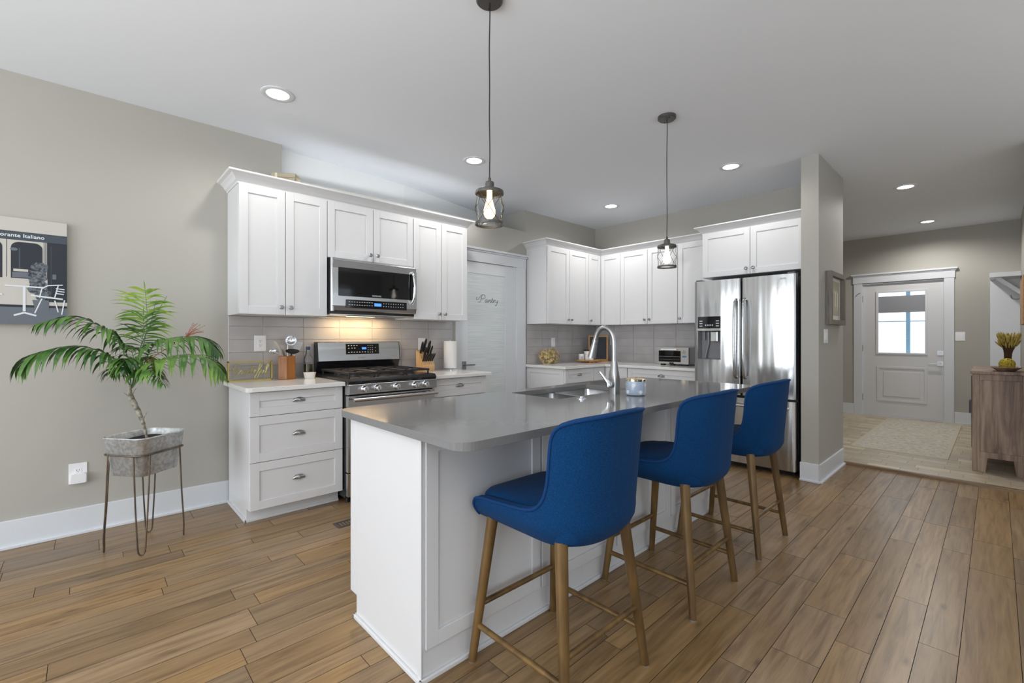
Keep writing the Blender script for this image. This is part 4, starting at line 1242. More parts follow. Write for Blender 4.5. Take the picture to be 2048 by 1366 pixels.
# ------------------------------------------------------------------ planter and palm
ang = math.radians(38)
t = thing('plant_stand', 'bronzed wire hairpin-leg stand holding the galvanised planter', 'plant stand', (.262, 3.515, 0), rz=ang)
hu, hv = .150, .138
mb = MB(); ring = [(p[0], p[1], .566) for p in rrect(-hu, hu, -hv, hv, .05, 6)]
mb.tube(ring, .0045, 8, closed=True); mb.build('ring', RUSTY, t, smooth=True, local=True)
for (sx, sy) in ((-1, -1), (1, -1), (1, 1), (-1, 1)):
    A = Vector((sx * (hu - .052), sy * hv, .566)); C_ = Vector((sx * hu, sy * (hv - .052), .566))
    bot = Vector((sx * (hu - .012), sy * (hv - .012), 0.0045)); u = (C_ - A).normalized()
    pts = [A, A.lerp(bot + u * -.020, .5), bot - u * .020 + Vector((0, 0, .10)), bot - u * .0165 + Vector((0, 0, .03)), bot - u * .010 + Vector((0, 0, .006)), bot,
           bot + u * .010 + Vector((0, 0, .006)), bot + u * .0165 + Vector((0, 0, .03)), bot + u * .020 + Vector((0, 0, .10)), C_.lerp(bot + u * .020, .5), C_]
    MB().tube(spline(pts, 3), .0042, 8).build('hairpin_leg', RUSTY, t, smooth=True, local=True)
t = thing('planter', 'galvanised metal tub planter in the wire stand by the left wall', 'planter', (.262, 3.515, .44), rz=ang)
mb = MB(); rings = []
for (z, f_, r_) in ((.0, .82, .03), (.002, .83, .03), (.118, .95, .045), (.128, 1.0, .05), (.215, 1.06, .055), (.222, 1.09, .055), (.228, 1.07, .055), (.222, 1.05, .055), (.18, 1.01, .05)):
    rings.append([(p[0], p[1], z) for p in rrect(-(hu - .004) * f_, (hu - .004) * f_, -(hv - .004) * f_, (hv - .004) * f_, r_, 6)])
m = len(rings[0]); vs = [p for r_ in rings for p in r_]
fs = [(i * m + k, i * m + (k + 1) % m, (i + 1) * m + (k + 1) % m, (i + 1) * m + k) for i in range(len(rings) - 1) for k in range(m)] + [tuple(range(m))[::-1]]
mb.add(vs, fs).build('tub', GALV, t, smooth=True, local=True)
mb = MB(); mb.slab(rrect(-hu * .99, hu * .99, -hv * .99, hv * .99, .05, 5), [], .175, .188); mb.build('soil', SOIL, t, local=True)

PL = thing('palm', 'parlour palm with arching green fronds growing from the metal planter', 'plant', (.27, 3.50, .63))
V3 = Vector
def W(px, py, dep):
    """a point on the plant, from the camera's bearing and a depth (used only to measure the plant's shape)"""
    lat = (px - 1024) / F_PX * dep; cx_, sx_ = math.cos(th), math.sin(th)
    return V3((cx_ * dep + sx_ * lat, sx_ * dep - cx_ * lat, CAM_H - (py - 675.4) / F_PX * dep))
D0 = 2.745
mb = MB()
tp = spline([W(294, 878, D0 - .01), W(288, 852, D0 - .01), W(281, 832, D0 - .01), W(268, 806, D0 - .01), W(259, 785, D0 - .01), W(262, 770, D0 - .01)], 5)
mb.tube(tp, [.0065 + .011 * math.sin(PI * min(1, i / (len(tp) - 1) * 1.0)) ** 1.2 * (i / len(tp) * 1.3) + (.002 if i % 3 == 0 else 0) for i in range(len(tp))], 10)
for (k, dx) in ((8, .03), (12, -.035), (16, -.05), (18, .03)):
    p = tp[min(k, len(tp) - 1)]; mb.tube([p, p + V3((dx * .3, -dx * .2, .02)), p + V3((dx * .8, -dx * .6, .05))], [.006, .004, .001], 6)
mb.build('trunk', TRUNK, PL, smooth=True)
rnd = random.Random(3)
def leaflet(mb, base, dirv, ln, wd, droop, side, face=None):
    """tapered blade bending downwards, folded slightly along its middle"""
    n = 6; d = dirv.normalized(); pts = []; p = base.copy(); step = ln / n
    for i in range(n + 1):
        pts.append(p.copy()); d = (d + V3((0, 0, -droop * (i + 1) / n))).normalized(); p = p + d * step
    vs = []
    for i, q in enumerate(pts):
        k = i / n; w_ = wd * (math.sin(PI * min(1, k * .92 + .10)) ** .75) * (1 - k ** 4)
        tg = (pts[min(i + 1, n)] - pts[max(i - 1, 0)]).normalized()
        s_ = tg.cross(face if face else side); s_ = s_.normalized() if s_.length > 1e-4 else V3((1, 0, 0))
        s2_ = s_
        vs += [q - s2_ * w_ + side * w_ * .25, q, q + s2_ * w_ + side * w_ * .25]
    fs = []
    for i in range(n):
        fs += [(i * 3, i * 3 + 1, i * 3 + 4, i * 3 + 3), (i * 3 + 1, i * 3 + 2, i * 3 + 5, i * 3 + 4)]
    mb.add(vs, fs)
def frond(ctrl, n, ln, wd, droop, start=.25, material=LEAF, spread=1.0, stemr=.003, both=True, label=None, updir=0.0, fwd=.5, side=None, face=None):
    P = spline(ctrl, 10); m = len(P)
    st_ = MB().tube(P, [stemr * (1 - .75 * i / m) for i in range(m)], 7).build('stem', STEM, PL, smooth=True)
    mb = MB()
    for i in range(n):
        k = start + (1 - start) * (i + .5) / n; idx = min(m - 2, int(k * (m - 1)))
        p = P[idx]; tg = (P[idx + 1] - P[max(idx - 1, 0)]).normalized()
        up = V3((0, 0, 1)); sd = tg.cross(up)
        if sd.length < .2: sd = V3((.72, -.68, 0)).cross(V3((0, 0, 1)))
        sd.normalize()
        if side: sd = V3(side).normalized()
        q = (i + .5) / n; l_ = ln * (.55 + .75 * math.sin(PI * (q * .85 + .12))) * rnd.uniform(.88, 1.1)
        for sg in ((1, -1) if both else (1,)):
            dv = sd * sg * spread * rnd.uniform(.6, 1.15) + tg * (fwd + .5 * q + rnd.uniform(-.15, .25)) + V3((0, 0, updir + rnd.uniform(-.15, .15)))
            leaflet(mb, p, dv, l_ * (1 if q < .9 else .8), wd, droop, V3((0, 0, 1)).cross(dv).normalized() if False else dv.normalized().cross(V3((0, 0, 1))).cross(dv.normalized()).normalized(), face)
    tg = (P[-1] - P[-2]).normalized(); leaflet(mb, P[-1], tg, ln * .45, wd * .7, droop * .5, V3((0, 0, 1)), face)
    mb.build('foliage', material, st_, smooth=False, keep=True)
Dn = 2.62
frond([W(262, 775, D0), W(257, 720, D0 - .02), W(235, 676, D0 - .06), W(205, 655, D0 - .12), (W(150, 633, D0 - .22)), W(84, 646, D0 - .33)], 24, .170, .0115, .60, .22)
frond([W(262, 778, D0), W(250, 750, D0 - .03), W(232, 722, D0 - .08), W(195, 700, D0 - .15), W(139, 692, D0 - .24), W(70, 709, D0 - .36), W(48, 730, D0 - .40)], 26, .175, .0120, .65, .20)
frond([W(264, 775, D0), W(285, 735, D0 + .02), W(309, 690, D0 + .02), W(354, 674, D0 + .03), W(404, 676, D0 + .04), W(432, 699, D0 + .05)], 25, .175, .0120, .65, .26)
frond([W(264, 776, D0), W(284, 748, D0 - .03), W(306, 727, D0 - .06), W(346, 712, D0 - .08), W(391, 710, D0 - .10), W(425, 722, D0 - .10), W(443, 744, D0 - .09)], 22, .170, .0130, .66, .24, LEAFM)
frond([W(264, 772, D0), W(278, 720, D0 + .03), W(291, 672, D0 + .05), W(294, 625, D0 + .05), W(290, 580, D0 - .02)], 21, .165, .0060, .20, .50, LEAFY, fwd=.0, updir=.0, side=(.729, -.684, 0), face=V3((.55, .62, .35)))
frond([W(264, 772, D0), W(276, 715, D0 + .02), W(286, 670, D0 + .02), W(287, 632, D0 - .0)], 15, .150, .0045, .26, .42, LEAF, fwd=.15, updir=0.05, side=(.729, -.684, 0), face=V3((.55, .62, .35)))
frond([W(264, 776, D0), W(281, 756, D0 - .06), W(296, 746, D0 - .10), W(314, 752, D0 - .14), W(327, 768, D0 - .16)], 16, .085, .005, .5, .3)
frond([W(263, 776, D0), W(258, 745, D0 - .05), W(256, 722, D0 - .10), W(250, 718, D0 - .16), W(246, 735, D0 - .20)], 16, .11, .014, .7, .3)
frond([W(263, 776, D0), W(272, 742, D0 + .05), W(282, 718, D0 + .10), W(300, 716, D0 + .14), W(312, 735, D0 + .16)], 16, .11, .014, .7, .3, LEAFY)
frond([W(263, 776, D0), W(250, 752, D0 + .03), W(236, 738, D0 + .05), W(222, 744, D0 + .06)], 14, .11, .010, .6, .3, LEAFM)
frond([W(264, 776, D0), W(276, 752, D0 - .06), W(292, 736, D0 - .12), W(306, 744, D0 - .17)], 14, .11, .010, .6, .3, LEAFM)
frond([W(264, 774, D0), W(270, 735, D0 + .04), W(262, 700, D0 + .10), W(250, 690, D0 + .15)], 14, .11, .009, .5, .35)
for q in ((312, 600, 300), (334, 592, 312)):
    pts = [W(266, 770, D0), W(280, 700, D0 + .02), W(300, 650, D0 + .03), W(q[0], q[1], D0 + .02)]
    MB().tube(spline(pts, 6), .0016, 6).build('flower_stalk', STEM, PL, smooth=True)
# seed spray
mb = MB(); mbs = MB(); r0 = W(372, 674, D0 + .01)
RED = mat('orange_red_stalk', rgb(170, 84, 56), .6); BERRY = mat('dark_berries', rgb(58, 52, 52), .5)
MB().tube(spline([W(268, 765, D0), W(300, 720, D0 + .02), W(345, 690, D0 + .02), r0], 6), .0022, 6).build('seed_stalk', RED, PL, smooth=True)
for i in range(13):
    e_ = W(372 + rnd.uniform(-36, 40) if i < 4 else 372 + rnd.uniform(5, 42), 674 - rnd.uniform(5, 28), D0 + rnd.uniform(-.03, .04))
    pts = [r0, r0.lerp(e_, .5) + V3((0, 0, .006)), e_]; P = spline(pts, 5)
    mb.tube(P, .0009, 5)
    for p in P[3:]:
        c_ = p + V3((rnd.uniform(-.004, .004), rnd.uniform(-.004, .004), rnd.uniform(-.004, .004)))
        mbs.lathe([(0, -.0018), (.0018, 0), (0, .0018)], c_, 6)
sp_ = mb.build('seed_spray', RED, PL); mbs.build('berries', BERRY, sp_)

# ------------------------------------------------------------------ canvas picture
t = thing('canvas_picture', 'black and white canvas print of a cafe front with white chairs, on the left wall', 'picture', (-.5, 3.95, 1.325))
CREAM = mat('print_cream', rgb(190, 186, 178), .7); PD = mat('print_dark', rgb(26, 32, 42), .55); PG = mat('print_grey', rgb(98, 104, 113), .6)
PW = mat('print_white', rgb(214, 218, 222), .6); PM = mat('print_mid', rgb(62, 70, 80), .6); PF = noise_color(mat('print_foliage', (1, 1, 1, 1), .6), rgb(30, 36, 44), rgb(110, 118, 126), 90, 3)
CX0, CX1, CZ0, CZ1 = -.90, -.086, 1.325, 1.952
B(CX0, CX1, 3.956, 3.989, CZ0, CZ1).build('canvas', CREAM, t, bevel=.002)
mb = MB(); yy = 3.9558
lay = [0]
def poly(pts, mi, lift=None):
    lay[0] += 1; y = yy - .00006 * lay[0]
    mb.add([(p[0], y, p[1]) for p in pts], [tuple(range(len(pts)))], mi)
def rect(x0, x1, z0, z1, mi): poly([(x0, z0), (x1, z0), (x1, z1), (x0, z1)], mi)
X1 = CX1
rect(CX0, X1, CZ0, 1.865, 3)                       # wall panel white-grey
rect(CX0, X1, CZ0, 1.435, 2)                       # pavement
rect(CX0, X1, 1.424, 1.438, 1)
rect(CX0, X1, 1.846, 1.868, 4); rect(CX0, X1, 1.868, 1.871, 1)
rect(CX0, X1, 1.820, 1.852, 4)
rect(-.171, X1, 1.46, 1.822, 1)                    # door
for xa, xb in ((-.322, -.192), (-.50, -.355), (-.70, -.54)):
    pts = [(xa, 1.595), (xb, 1.595), (xb, 1.775)]
    for i in range(7): a_ = PI / 2 * i / 6; pts.append((xb - .035 + .035 * math.cos(a_), 1.775 + .035 * math.sin(a_)))
    for i in range(7): a_ = PI / 2 + PI / 2 * i / 6; pts.append((xa + .035 + .035 * math.cos(a_), 1.775 + .035 * math.sin(a_)))
    pts.append((xa, 1.775)); poly(pts, 1)
    rect(xa + .005, xb - .02, 1.600, 1.632, 2); rect(xa + .01, xa + .07, 1.636, 1.650, 3)
rect(-.290, -.284, 1.65, 1.775, 4); poly([(-.31 + .016 * math.cos(2 * PI * i / 16), 1.765 + .009 * math.sin(2 * PI * i / 16)) for i in range(16)], 2)
for x in (-.187, -.180, -.174, -.34): rect(x, x + .0025, 1.60, 1.82, 4)
rect(-.157, -.154, 1.46, 1.80, 4); rect(-.150, -.134, 1.60, 1.63, 2); rect(-.215, -.165, 1.40, 1.47, 2)
r2 = random.Random(5)
for (cx_, cz_, rx, rz) in ((-.205, 1.665, .035, .035), (-.215, 1.61, .045, .045), (-.21, 1.55, .045, .05), (-.19, 1.50, .035, .04)):
    poly([(cx_ + rx * r2.uniform(.8, 1.15) * math.cos(2 * PI * i / 22), cz_ + rz * r2.uniform(.8, 1.15) * math.sin(2 * PI * i / 22)) for i in range(22)], 5)
poly([(-.235, 1.47), (-.165, 1.47), (-.175, 1.405), (-.222, 1.405)], 2)
# table
def line(a, b_, w_, mi):
    a = V3((a[0], a[1])) if False else Vector((a[0], a[1])); b_ = Vector((b_[0], b_[1])); n_ = (b_ - a).normalized(); n_ = Vector((-n_.y, n_.x)) * w_
    poly([a - n_, b_ - n_, b_ + n_, a + n_], mi)
line((-.345, 1.550), (-.190, 1.546), .004, 0); line((-.268, 1.55), (-.268, 1.40), .006, 0); line((-.31, 1.375), (-.268, 1.392), .005, 0); line((-.268, 1.392), (-.218, 1.375), .005, 0)
def chair(ox, sg):
    L_ = lambda a, b_, w_=.0028: line((ox + sg * a[0], a[1]), (ox + sg * b_[0], b_[1]), w_, 0)
    L_((0, 1.39), (.03, 1.48)); L_((.02, 1.485), (.03, 1.54)); L_((.03, 1.54), (.055, 1.56)); L_((.055, 1.56), (.12, 1.568)); L_((-.015, 1.497), (.12, 1.480), .0045)
    L_((.085, 1.49), (.10, 1.562)); L_((.09, 1.545), (.128, 1.54)); L_((.09, 1.53), (.128, 1.525)); L_((.088, 1.515), (.125, 1.51)); L_((.085, 1.47), (.10, 1.40)); L_((.128, 1.475), (.115, 1.385))
chair(-.225, 1); chair(-.37, -1)
mb.build('print', [PW, PD, PG, CREAM, PM, PF], t, keep=True)
mb = MB(); lw = add_text(mb, 'Ristorante Italiano', .030, (-.184, 3.9515, 1.837), XP, (0, 0, 1), .0001, align='r', offset=.0006, spacing=1.02)
mb.build('lettering', PW, t)

# framed picture on the wing wall
t = thing('picture_frame', 'weathered grey box frame with cream leaf print on the wing wall', 'picture', (5.06, 1.01, 1.36))
mb = MB().slab([(4.79, 1.362), (5.335, 1.362), (5.335, 1.838), (4.79, 1.838)], [[(4.835, 1.405), (4.835, 1.795), (5.29, 1.795), (5.29, 1.405)]], .992, 1.039, plane='y')
mb.build('frame', GREYW, t, bevel=.002)
B(4.83, 5.295, 1.030, 1.036, 1.40, 1.80).build('mat_board', mat('off_white_mat', rgb(214, 211, 200), .8), t)
B(4.87, 5.25, 1.0285, 1.030, 1.45, 1.765).build('print', mat('sage_print', rgb(176, 170, 148), .8), t)
mb = MB()
for (x, z, k) in ((4.95, 1.52, 4), (5.08, 1.50, 6), (5.17, 1.50, 6)):
    mb.tube([(x, 1.0275, z), (x + .02, 1.0275, z + .16)], .002, 5)
    for i in range(k):
        zz = z + .03 + i * .023
        for s_ in (-1, 1): mb.tube([(x + .005, 1.0275, zz), (x + s_ * .03, 1.0275, zz + .025)], [.003, .0008], 5)
mb.build('leaf_drawing', mat('cream_ink', rgb(226, 222, 206), .8), t)

# ------------------------------------------------------------------ worktop items, range side
Zc = .9142
t = thing('word_sign', 'gold metal framed cursive word sign at the left end of the worktop', 'sign', (.925, 3.90, Zc))
GX0, GX1, GY = .770, 1.072, 3.925
SG = mat('pale_gold', rgb(186, 178, 118), .35, .75)
mb = MB()
for (a, b_) in (((GX0, Zc), (GX1, Zc)), ((GX0, Zc + .143), (GX1, Zc + .143))): mb.box(a[0], b_[0], GY - .016, GY + .016, a[1], a[1] + .007)
for x in (GX0, GX1 - .007): mb.box(x, x + .007, GY - .016, GY + .016, Zc, Zc + .150)
mb.build('frame', GOLD, t)
GR = [
    [(1.9, 2.3), (1.5, 2.75), (.9, 2.6), (.2, 1.6), (.1, .7), (.6, .5), (1.2, 1.2), (1.5, 1.6), (1.1, .2), (.3, -.7), (-.5, -1.0)], [(-.9, 1.2), (0, 1.2), (.4, 1.5)],
    [(1.5, .1), (2.2, 1.1), (2.1, .8), (2.5, .9)], [(2.5, .9), (2.2, .1), (2.5, .05), (2.9, .4)],
    [(3.6, .95), (3.0, .9), (2.8, .3), (3.1, .02), (3.7, .9), (3.5, .15), (3.8, .05), (4.2, .5)],
    [(4.2, .5), (5.0, 2.4), (4.4, .4), (4.6, .0), (5.1, .4)], [(3.9, 1.5), (5.5, 1.6)],
    [(5.1, .4), (5.7, .9), (5.5, 1.1), (5.2, .6), (5.4, .05), (6.0, .4)],
    [(6.0, .4), (7.0, 2.0), (7.1, 2.6), (6.7, 2.5), (6.0, .4), (5.4, -1.0), (5.9, -1.2), (6.3, -.3), (6.4, .3)],
    [(6.4, .3), (7.0, 1.0), (6.8, .2), (7.1, .02), (7.6, .9), (7.5, .2), (7.8, .1)], [(7.8, .1), (8.8, 2.2), (8.6, 2.6), (8.3, 1.8), (8.1, .4), (8.4, .0), (8.9, .4)]]
mb = MB(); sc = .0285
for s_ in GR:
    for dy in (-.006, .006):
        pp = spline([(a, bq, 0) for a, bq in s_], 5)
        mb.tube([(GX0 + .03 + p.x * sc, GY + dy, Zc + .050 + p.y * sc) for p in pp], .0022, 5)
mb.build('lettering', SG, t, label='pale gold cursive lettering reading Grateful')

t = thing('utensil_crock', 'six-sided cherry wood utensil crock on the left worktop', 'utensil holder', (1.168, 3.865, Zc))
def hexp(r, z, rot=.2): return [(1.168 + r * math.cos(rot + PI / 3 * i), 3.865 + r * math.sin(rot + PI / 3 * i), z) for i in range(6)]
mb = MB(); H_ = .184
vs = hexp(.070, Zc) + hexp(.070, Zc + H_) + hexp(.056, Zc + H_) + hexp(.056, Zc + .02)
fs = [tuple(range(6))[::-1]] + [(a * 6 + k, a * 6 + (k + 1) % 6, (a + 1) * 6 + (k + 1) % 6, (a + 1) * 6 + k) for a in range(3) for k in range(6)] + [tuple(range(18, 24))]
mb.add(vs, fs).build('crock_body', ORANGEW, t, bevel=.003)
def utensil(name, label, cat, stick, r, m1, head=None, m2=None):
    o = thing(name, label, cat, stick[0]); MB().tube(spline(stick, 4), r, 10).build('handle', m1, o, smooth=True)
    if head: head.build('head', m2, o, smooth=True)
    return o
ux, uy = 1.168, 3.865
def ladle(c, r, N_):
    mb = MB(); N_ = Vector(N_).normalized(); u = N_.orthogonal().normalized(); v = N_.cross(u); n = 20; vs = []
    c = Vector(c)
    for j in range(7):
        a = PI / 2 * j / 6
        for i in range(n):
            q = 2 * PI * i / n; vs.append(c + (u * math.cos(q) + v * math.sin(q)) * r * math.cos(a * .97) - N_ * r * math.sin(a) * .75)
    fs = [(j * n + i, j * n + (i + 1) % n, (j + 1) * n + (i + 1) % n, (j + 1) * n + i) for j in range(6) for i in range(n)]
    return mb.add(vs, fs)
utensil('wooden_spoon', 'pale wooden utensil handle leaning left out of the crock', 'utensil', [(ux + .01, uy, Zc + .03), (ux - .038, uy + .0, Zc + .18), (ux - .060, uy - .005, Zc + .25), (ux - .10, uy - .01, Zc + .305)], .012, mat('pale_handle', rgb(186, 182, 170), .5))
utensil('ladle', 'steel ladle with round bowl, tallest in the crock', 'utensil', [(ux, uy - .02, Zc + .03), (ux + .005, uy, Zc + .2), (ux + .01, uy + .01, Zc + .28)], .004, CHROME, ladle((ux + .028, uy - .005, Zc + .305), .042, (-.3, -.8, .35)), CHROME)
hd = MB(); hd.lathe([(0, 0), (.022, .002), (.037, .012), (.040, .02), (.036, .022), (0, .015)], (0, 0, 0), 20)
hd.v = [(p[0] * 1.3 + ux + .03, p[1] * .7 + uy - .035, Zc + .205 + p[2] + p[1] * .35) for p in hd.v]
utensil('skimmer', 'black oval skimmer head resting on the crock rim', 'utensil', [(ux + .01, uy - .01, Zc + .03), (ux + .025, uy - .028, Zc + .205)], .005, BLACK, hd, BLACK)
sp = MB(); hl = []
base = [(-.022, 0), (.022, 0), (.042, .085), (-.030, .10)]
holes = [[(-.012 + i * .014 + dx, .025 + j * .02 + dz) for dx, dz in ((0, 0), (.0045, 0), (.0045, .008), (0, .008))] for i in range(3) for j in range(3)]
sp.slab(base, holes, 0, .0015)
Uu = Vector((1, .1, .05)).normalized(); Vv2 = Vector((.25, .1, 1)).normalized(); Nn2 = Uu.cross(Vv2)
sp.v = [tuple(Vector((ux + .065, uy + .0, Zc + .205)) + Uu * p[0] + Vv2 * p[1] + Nn2 * p[2]) for p in sp.v]
utensil('slotted_turner', 'pale slotted turner leaning right out of the crock', 'utensil', [(ux + .0, uy + .01, Zc + .03), (ux + .065, uy + .002, Zc + .21)], .004, CHROME, sp, mat('light_steel', rgb(196, 200, 206), .35, .3))
utensil('masher', 'dark-tipped grey utensil behind the ladle in the crock', 'utensil', [(ux + .0, uy + .02, Zc + .03), (ux - .01, uy + .03, Zc + .18), (ux - .03, uy + .04, Zc + .235)], .008, GREYP)
utensil('steel_spoon', 'shiny steel spoon leaning far left out of the crock', 'utensil', [(ux + .01, uy - .01, Zc + .03), (ux - .035, uy - .02, Zc + .18), (ux - .095, uy - .03, Zc + .215)], .004, CHROME, ladle((ux - .115, uy - .035, Zc + .225), .026, (-.3, -.5, .8)), CHROME)

t = thing('oil_bottle', 'clear glass olive oil bottle half full, with steel pourer', 'bottle', (1.338, 3.89, Zc))
MB().lathe([(0, 0), (.030, 0), (.0335, .004), (.0335, .145), (.030, .168), (.016, .198), (.0135, .215), (.0135, .25)], n=28).build('bottle_glass', GLASS, t, smooth=True, local=True)
MB().lathe([(0, .003), (.031, .003), (.031, .112), (0, .112)], n=28).build('oil', mat('olive_oil', rgb(74, 72, 20), .1), t, smooth=True, local=True)
MB().lathe([(0, .228), (.0155, .228), (.0155, .255), (0, .257)], n=20).build('stopper', mat('blue_black_stopper', rgb(36, 62, 92), .4), t, smooth=True, local=True)
MB().tube([(0, 0, .255), (.001, 0, .277), (.006, 0, .30)], [.004, .003, .002], 8).build('pourer', CHROME, t, smooth=True, local=True)
t = MB().lathe([(0, 0), (.036, 0), (.038, .003), (.047, .045), (.049, .048), (.045, .048), (.036, .010), (0, .008)], (1.318, 3.795, Zc), 32).build('ramekin', mat('white_ceramic', rgb(224, 223, 220), .35), smooth=True)
tag(t, 'small white ramekin on the left worktop near the range', 'bowl')

# knife block
t = thing('knife_block', 'beech knife block with black-handled knives on the right worktop', 'knife block', (2.42, 3.84, Zc))
mb = MB().slab([(3.775, Zc), (3.90, Zc), (3.905, Zc + .205), (3.855, Zc + .19), (3.765, Zc + .055)], [], 2.365, 2.495, plane='x')
mb.build('block', LIGHTW, t, bevel=.003)
kd = Vector((0, -.30, .52)).normalized()
for i, (x, y, z, ln, r_) in enumerate(((2.385, 3.85, .18, .12, .011), (2.42, 3.862, .19, .14, .012), (2.46, 3.855, .18, .13, .012), (2.40, 3.815, .13, .12, .010), (2.44, 3.82, .14, .13, .010), (2.475, 3.83, .15, .11, .009))):
    p = Vector((x, y, Zc + z)); d_ = kd + Vector((.05 * (i % 3 - 1), 0, .15)); d_.normalize()
    tk = MB().tube([p - d_ * .01, p + d_ * ln * .4, p + d_ * ln * .8, p + d_ * ln], [r_ * .8, r_, r_ * 1.05, r_ * .6], 10).build('knife', BLACK, smooth=True)
    tag(tk, 'black knife handle standing up out of the beech block', 'knife', 'knives in the block')
for i in range(6):
    x = 2.378 + i * .021; p = Vector((x, 3.80, Zc + .10)); 
    tk = MB().tube([p, p + Vector((0, -.045, .055)), p + Vector((0, -.06, .075))], [.007, .008, .005], 8).build('steak_knife', BLACK, smooth=True)
    tag(tk, 'small dark steak knife handle in the lower row of the beech block', 'knife', 'steak knives in the block')
# paper towel
t = thing('paper_towel_holder', 'steel paper towel holder standing at the right end of the worktop', 'paper towel holder', (2.745, 3.86, Zc))
mb = MB().lathe([(0, 0), (.075, 0), (.078, .004), (.074, .010), (.012, .013), (.006, .02), (.005, .300), (.010, .305), (.011, .315), (.006, .322), (0, .323)], (2.745, 3.86, Zc), 28)
mb.build('stand', CHROME, t, smooth=True)
t = MB().lathe([(.020, .014), (.066, .014), (.067, .020), (.067, .290), (.066, .294), (.020, .294), (.020, .014)], (2.745, 3.86, Zc), 36).build('paper_towel_roll', noise_bump(mat('paper', rgb(238, 236, 232), .9), 120, .3, .001), smooth=True)
tag(t, 'white paper towel roll on its holder beside the pantry door', 'paper towel')

# ------------------------------------------------------------------ corner worktop items
WOV = noise_color(mat('woven_gold', (1, 1, 1, 1), .4, .35), rgb(140, 112, 58), rgb(220, 200, 150), 40, 2)
def woven(c, r, yaw, label):
    mb = MB(); rn = random.Random(int(c[0] * 100)); c = Vector(c)
    ax = Vector((math.cos(yaw), math.sin(yaw), 0)); U_ = Vector((-math.sin(yaw), math.cos(yaw), 0)); Z_ = Vector((0, 0, 1))
    for k in (-1, 1): mb.tube([c + ax * k * .012 + (U_ * math.cos(a) + Z_ * math.sin(a)) * (r - .004) for a in [2 * PI * i / 36 for i in range(36)]], .004, 6, closed=True)
    for i in range(46):
        a = rn.uniform(0, 2 * PI); rr = r * .9 * math.sqrt(rn.random()); d_ = rn.uniform(0, 2 * PI); bul = .028 * math.sqrt(max(0, 1 - (rr / r) ** 2))
        for s_ in (-1, 1):
            cc = c + U_ * rr * math.cos(a) + Z_ * rr * math.sin(a) + ax * s_ * bul
            q = r * .13
            pts = [cc + (U_ * math.cos(b_) + Z_ * math.sin(b_)) * q * (1 + .2 * math.sin(3 * b_ + d_)) for b_ in [2 * PI * j / 10 for j in range(10)]]
            mb.tube(pts, .0032, 5, closed=True)
    for i in range(12):
        a = 2 * PI * i / 12
        for s_ in (-1, 1): mb.tube([c + ax * s_ * .028, c + ax * s_ * .022 + (U_ * math.cos(a) + Z_ * math.sin(a)) * r * .6, c + ax * s_ * .010 + (U_ * math.cos(a) + Z_ * math.sin(a)) * r * .97], .003, 5)
    o = mb.build('woven_ornament', WOV, smooth=True); return tag(o, label, 'ornament', 'woven gold ornaments on the corner worktop')
woven((4.19, 3.84, Zc + .096), .096, .75, 'round woven gold ornament on the corner worktop, the one nearer the pantry door')
woven((4.33, 3.87, Zc + .096), .096, .60, 'round woven gold ornament on the corner worktop, the one nearer the wall plate')
# tray
t = thing('serving_tray', 'oval wooden serving tray on feet in the worktop corner', 'tray', (4.87, 3.70, Zc))
mb = MB(); n = 36
prof = [(.0, .016), (.90, .016), (1.0, .024), (1.02, .040), (.98, .040), (.94, .028), (.0, .026)]
vs = []
for (k, z) in prof:
    for i in range(n): a = 2 * PI * i / n; vs.append((.175 * k * math.cos(a), .115 * k * math.sin(a), z))
rot = math.radians(-45)
vs = [(p[0] * math.cos(rot) - p[1] * math.sin(rot), p[0] * math.sin(rot) + p[1] * math.cos(rot), p[2]) for p in vs]
mb.add(vs, [(i * n + k, i * n + (k + 1) % n, (i + 1) * n + (k + 1) % n, (i + 1) * n + k) for i in range(len(prof) - 1) for k in range(n)])
mb.build('tray_body', BOARDW, t, smooth=True, local=True)
for i in range(4):
    a = PI / 4 + PI / 2 * i; MB().cyl((.10 * math.cos(a), .10 * math.sin(a), 0), (.09 * math.cos(a), .09 * math.sin(a), .018), .012, n=12).build('foot', BOARDW, t, local=True)
WC = MATS['white_ceramic']
t = thing('canister', 'white lidded canister with black rim on the wooden tray', 'canister', (4.88, 3.72, Zc + .0262))
MB().lathe([(0, 0), (.052, 0), (.056, .004), (.056, .125), (0, .125)], n=28).build('canister_body', WC, t, smooth=True, local=True)
MB().lathe([(.057, .125), (.059, .128), (.059, .140), (.055, .143), (0, .143)], n=28).build('lid', BLACK, t, smooth=True, local=True)
MB().lathe([(.0565, .080), (.0568, .080), (.0568, .084), (.0565, .084)], n=28).build('band', GOLD, t, smooth=True, local=True)
t = thing('candle', 'short white candle with printed label on the tray, left of the canister', 'candle', (4.78, 3.755, Zc + .0262))
MB().lathe([(0, 0), (.034, 0), (.036, .003), (.036, .085), (.034, .087), (.031, .080), (0, .078)], n=26).build('candle_glass', WC, t, smooth=True, local=True)
B(4.78 - .0365 * .72 - .016, 4.78 - .0365 * .72 + .012, 3.755 - .0365 * .72 - .006, 3.755 - .0365 * .72 - .002, Zc + .045, Zc + .085).build('label', mat('lilac_label', rgb(186, 186, 208), .7), t)
t = MB().lathe([(0, 0), (.030, 0), (.037, .006), (.040, .06), (.041, .075), (.038, .075), (.034, .01), (0, .008)], (4.83, 3.64, Zc + .0262), 26).build('cup', WC, smooth=True)
tag(t, 'white cup on the wooden tray in front of the taller canister', 'cup')
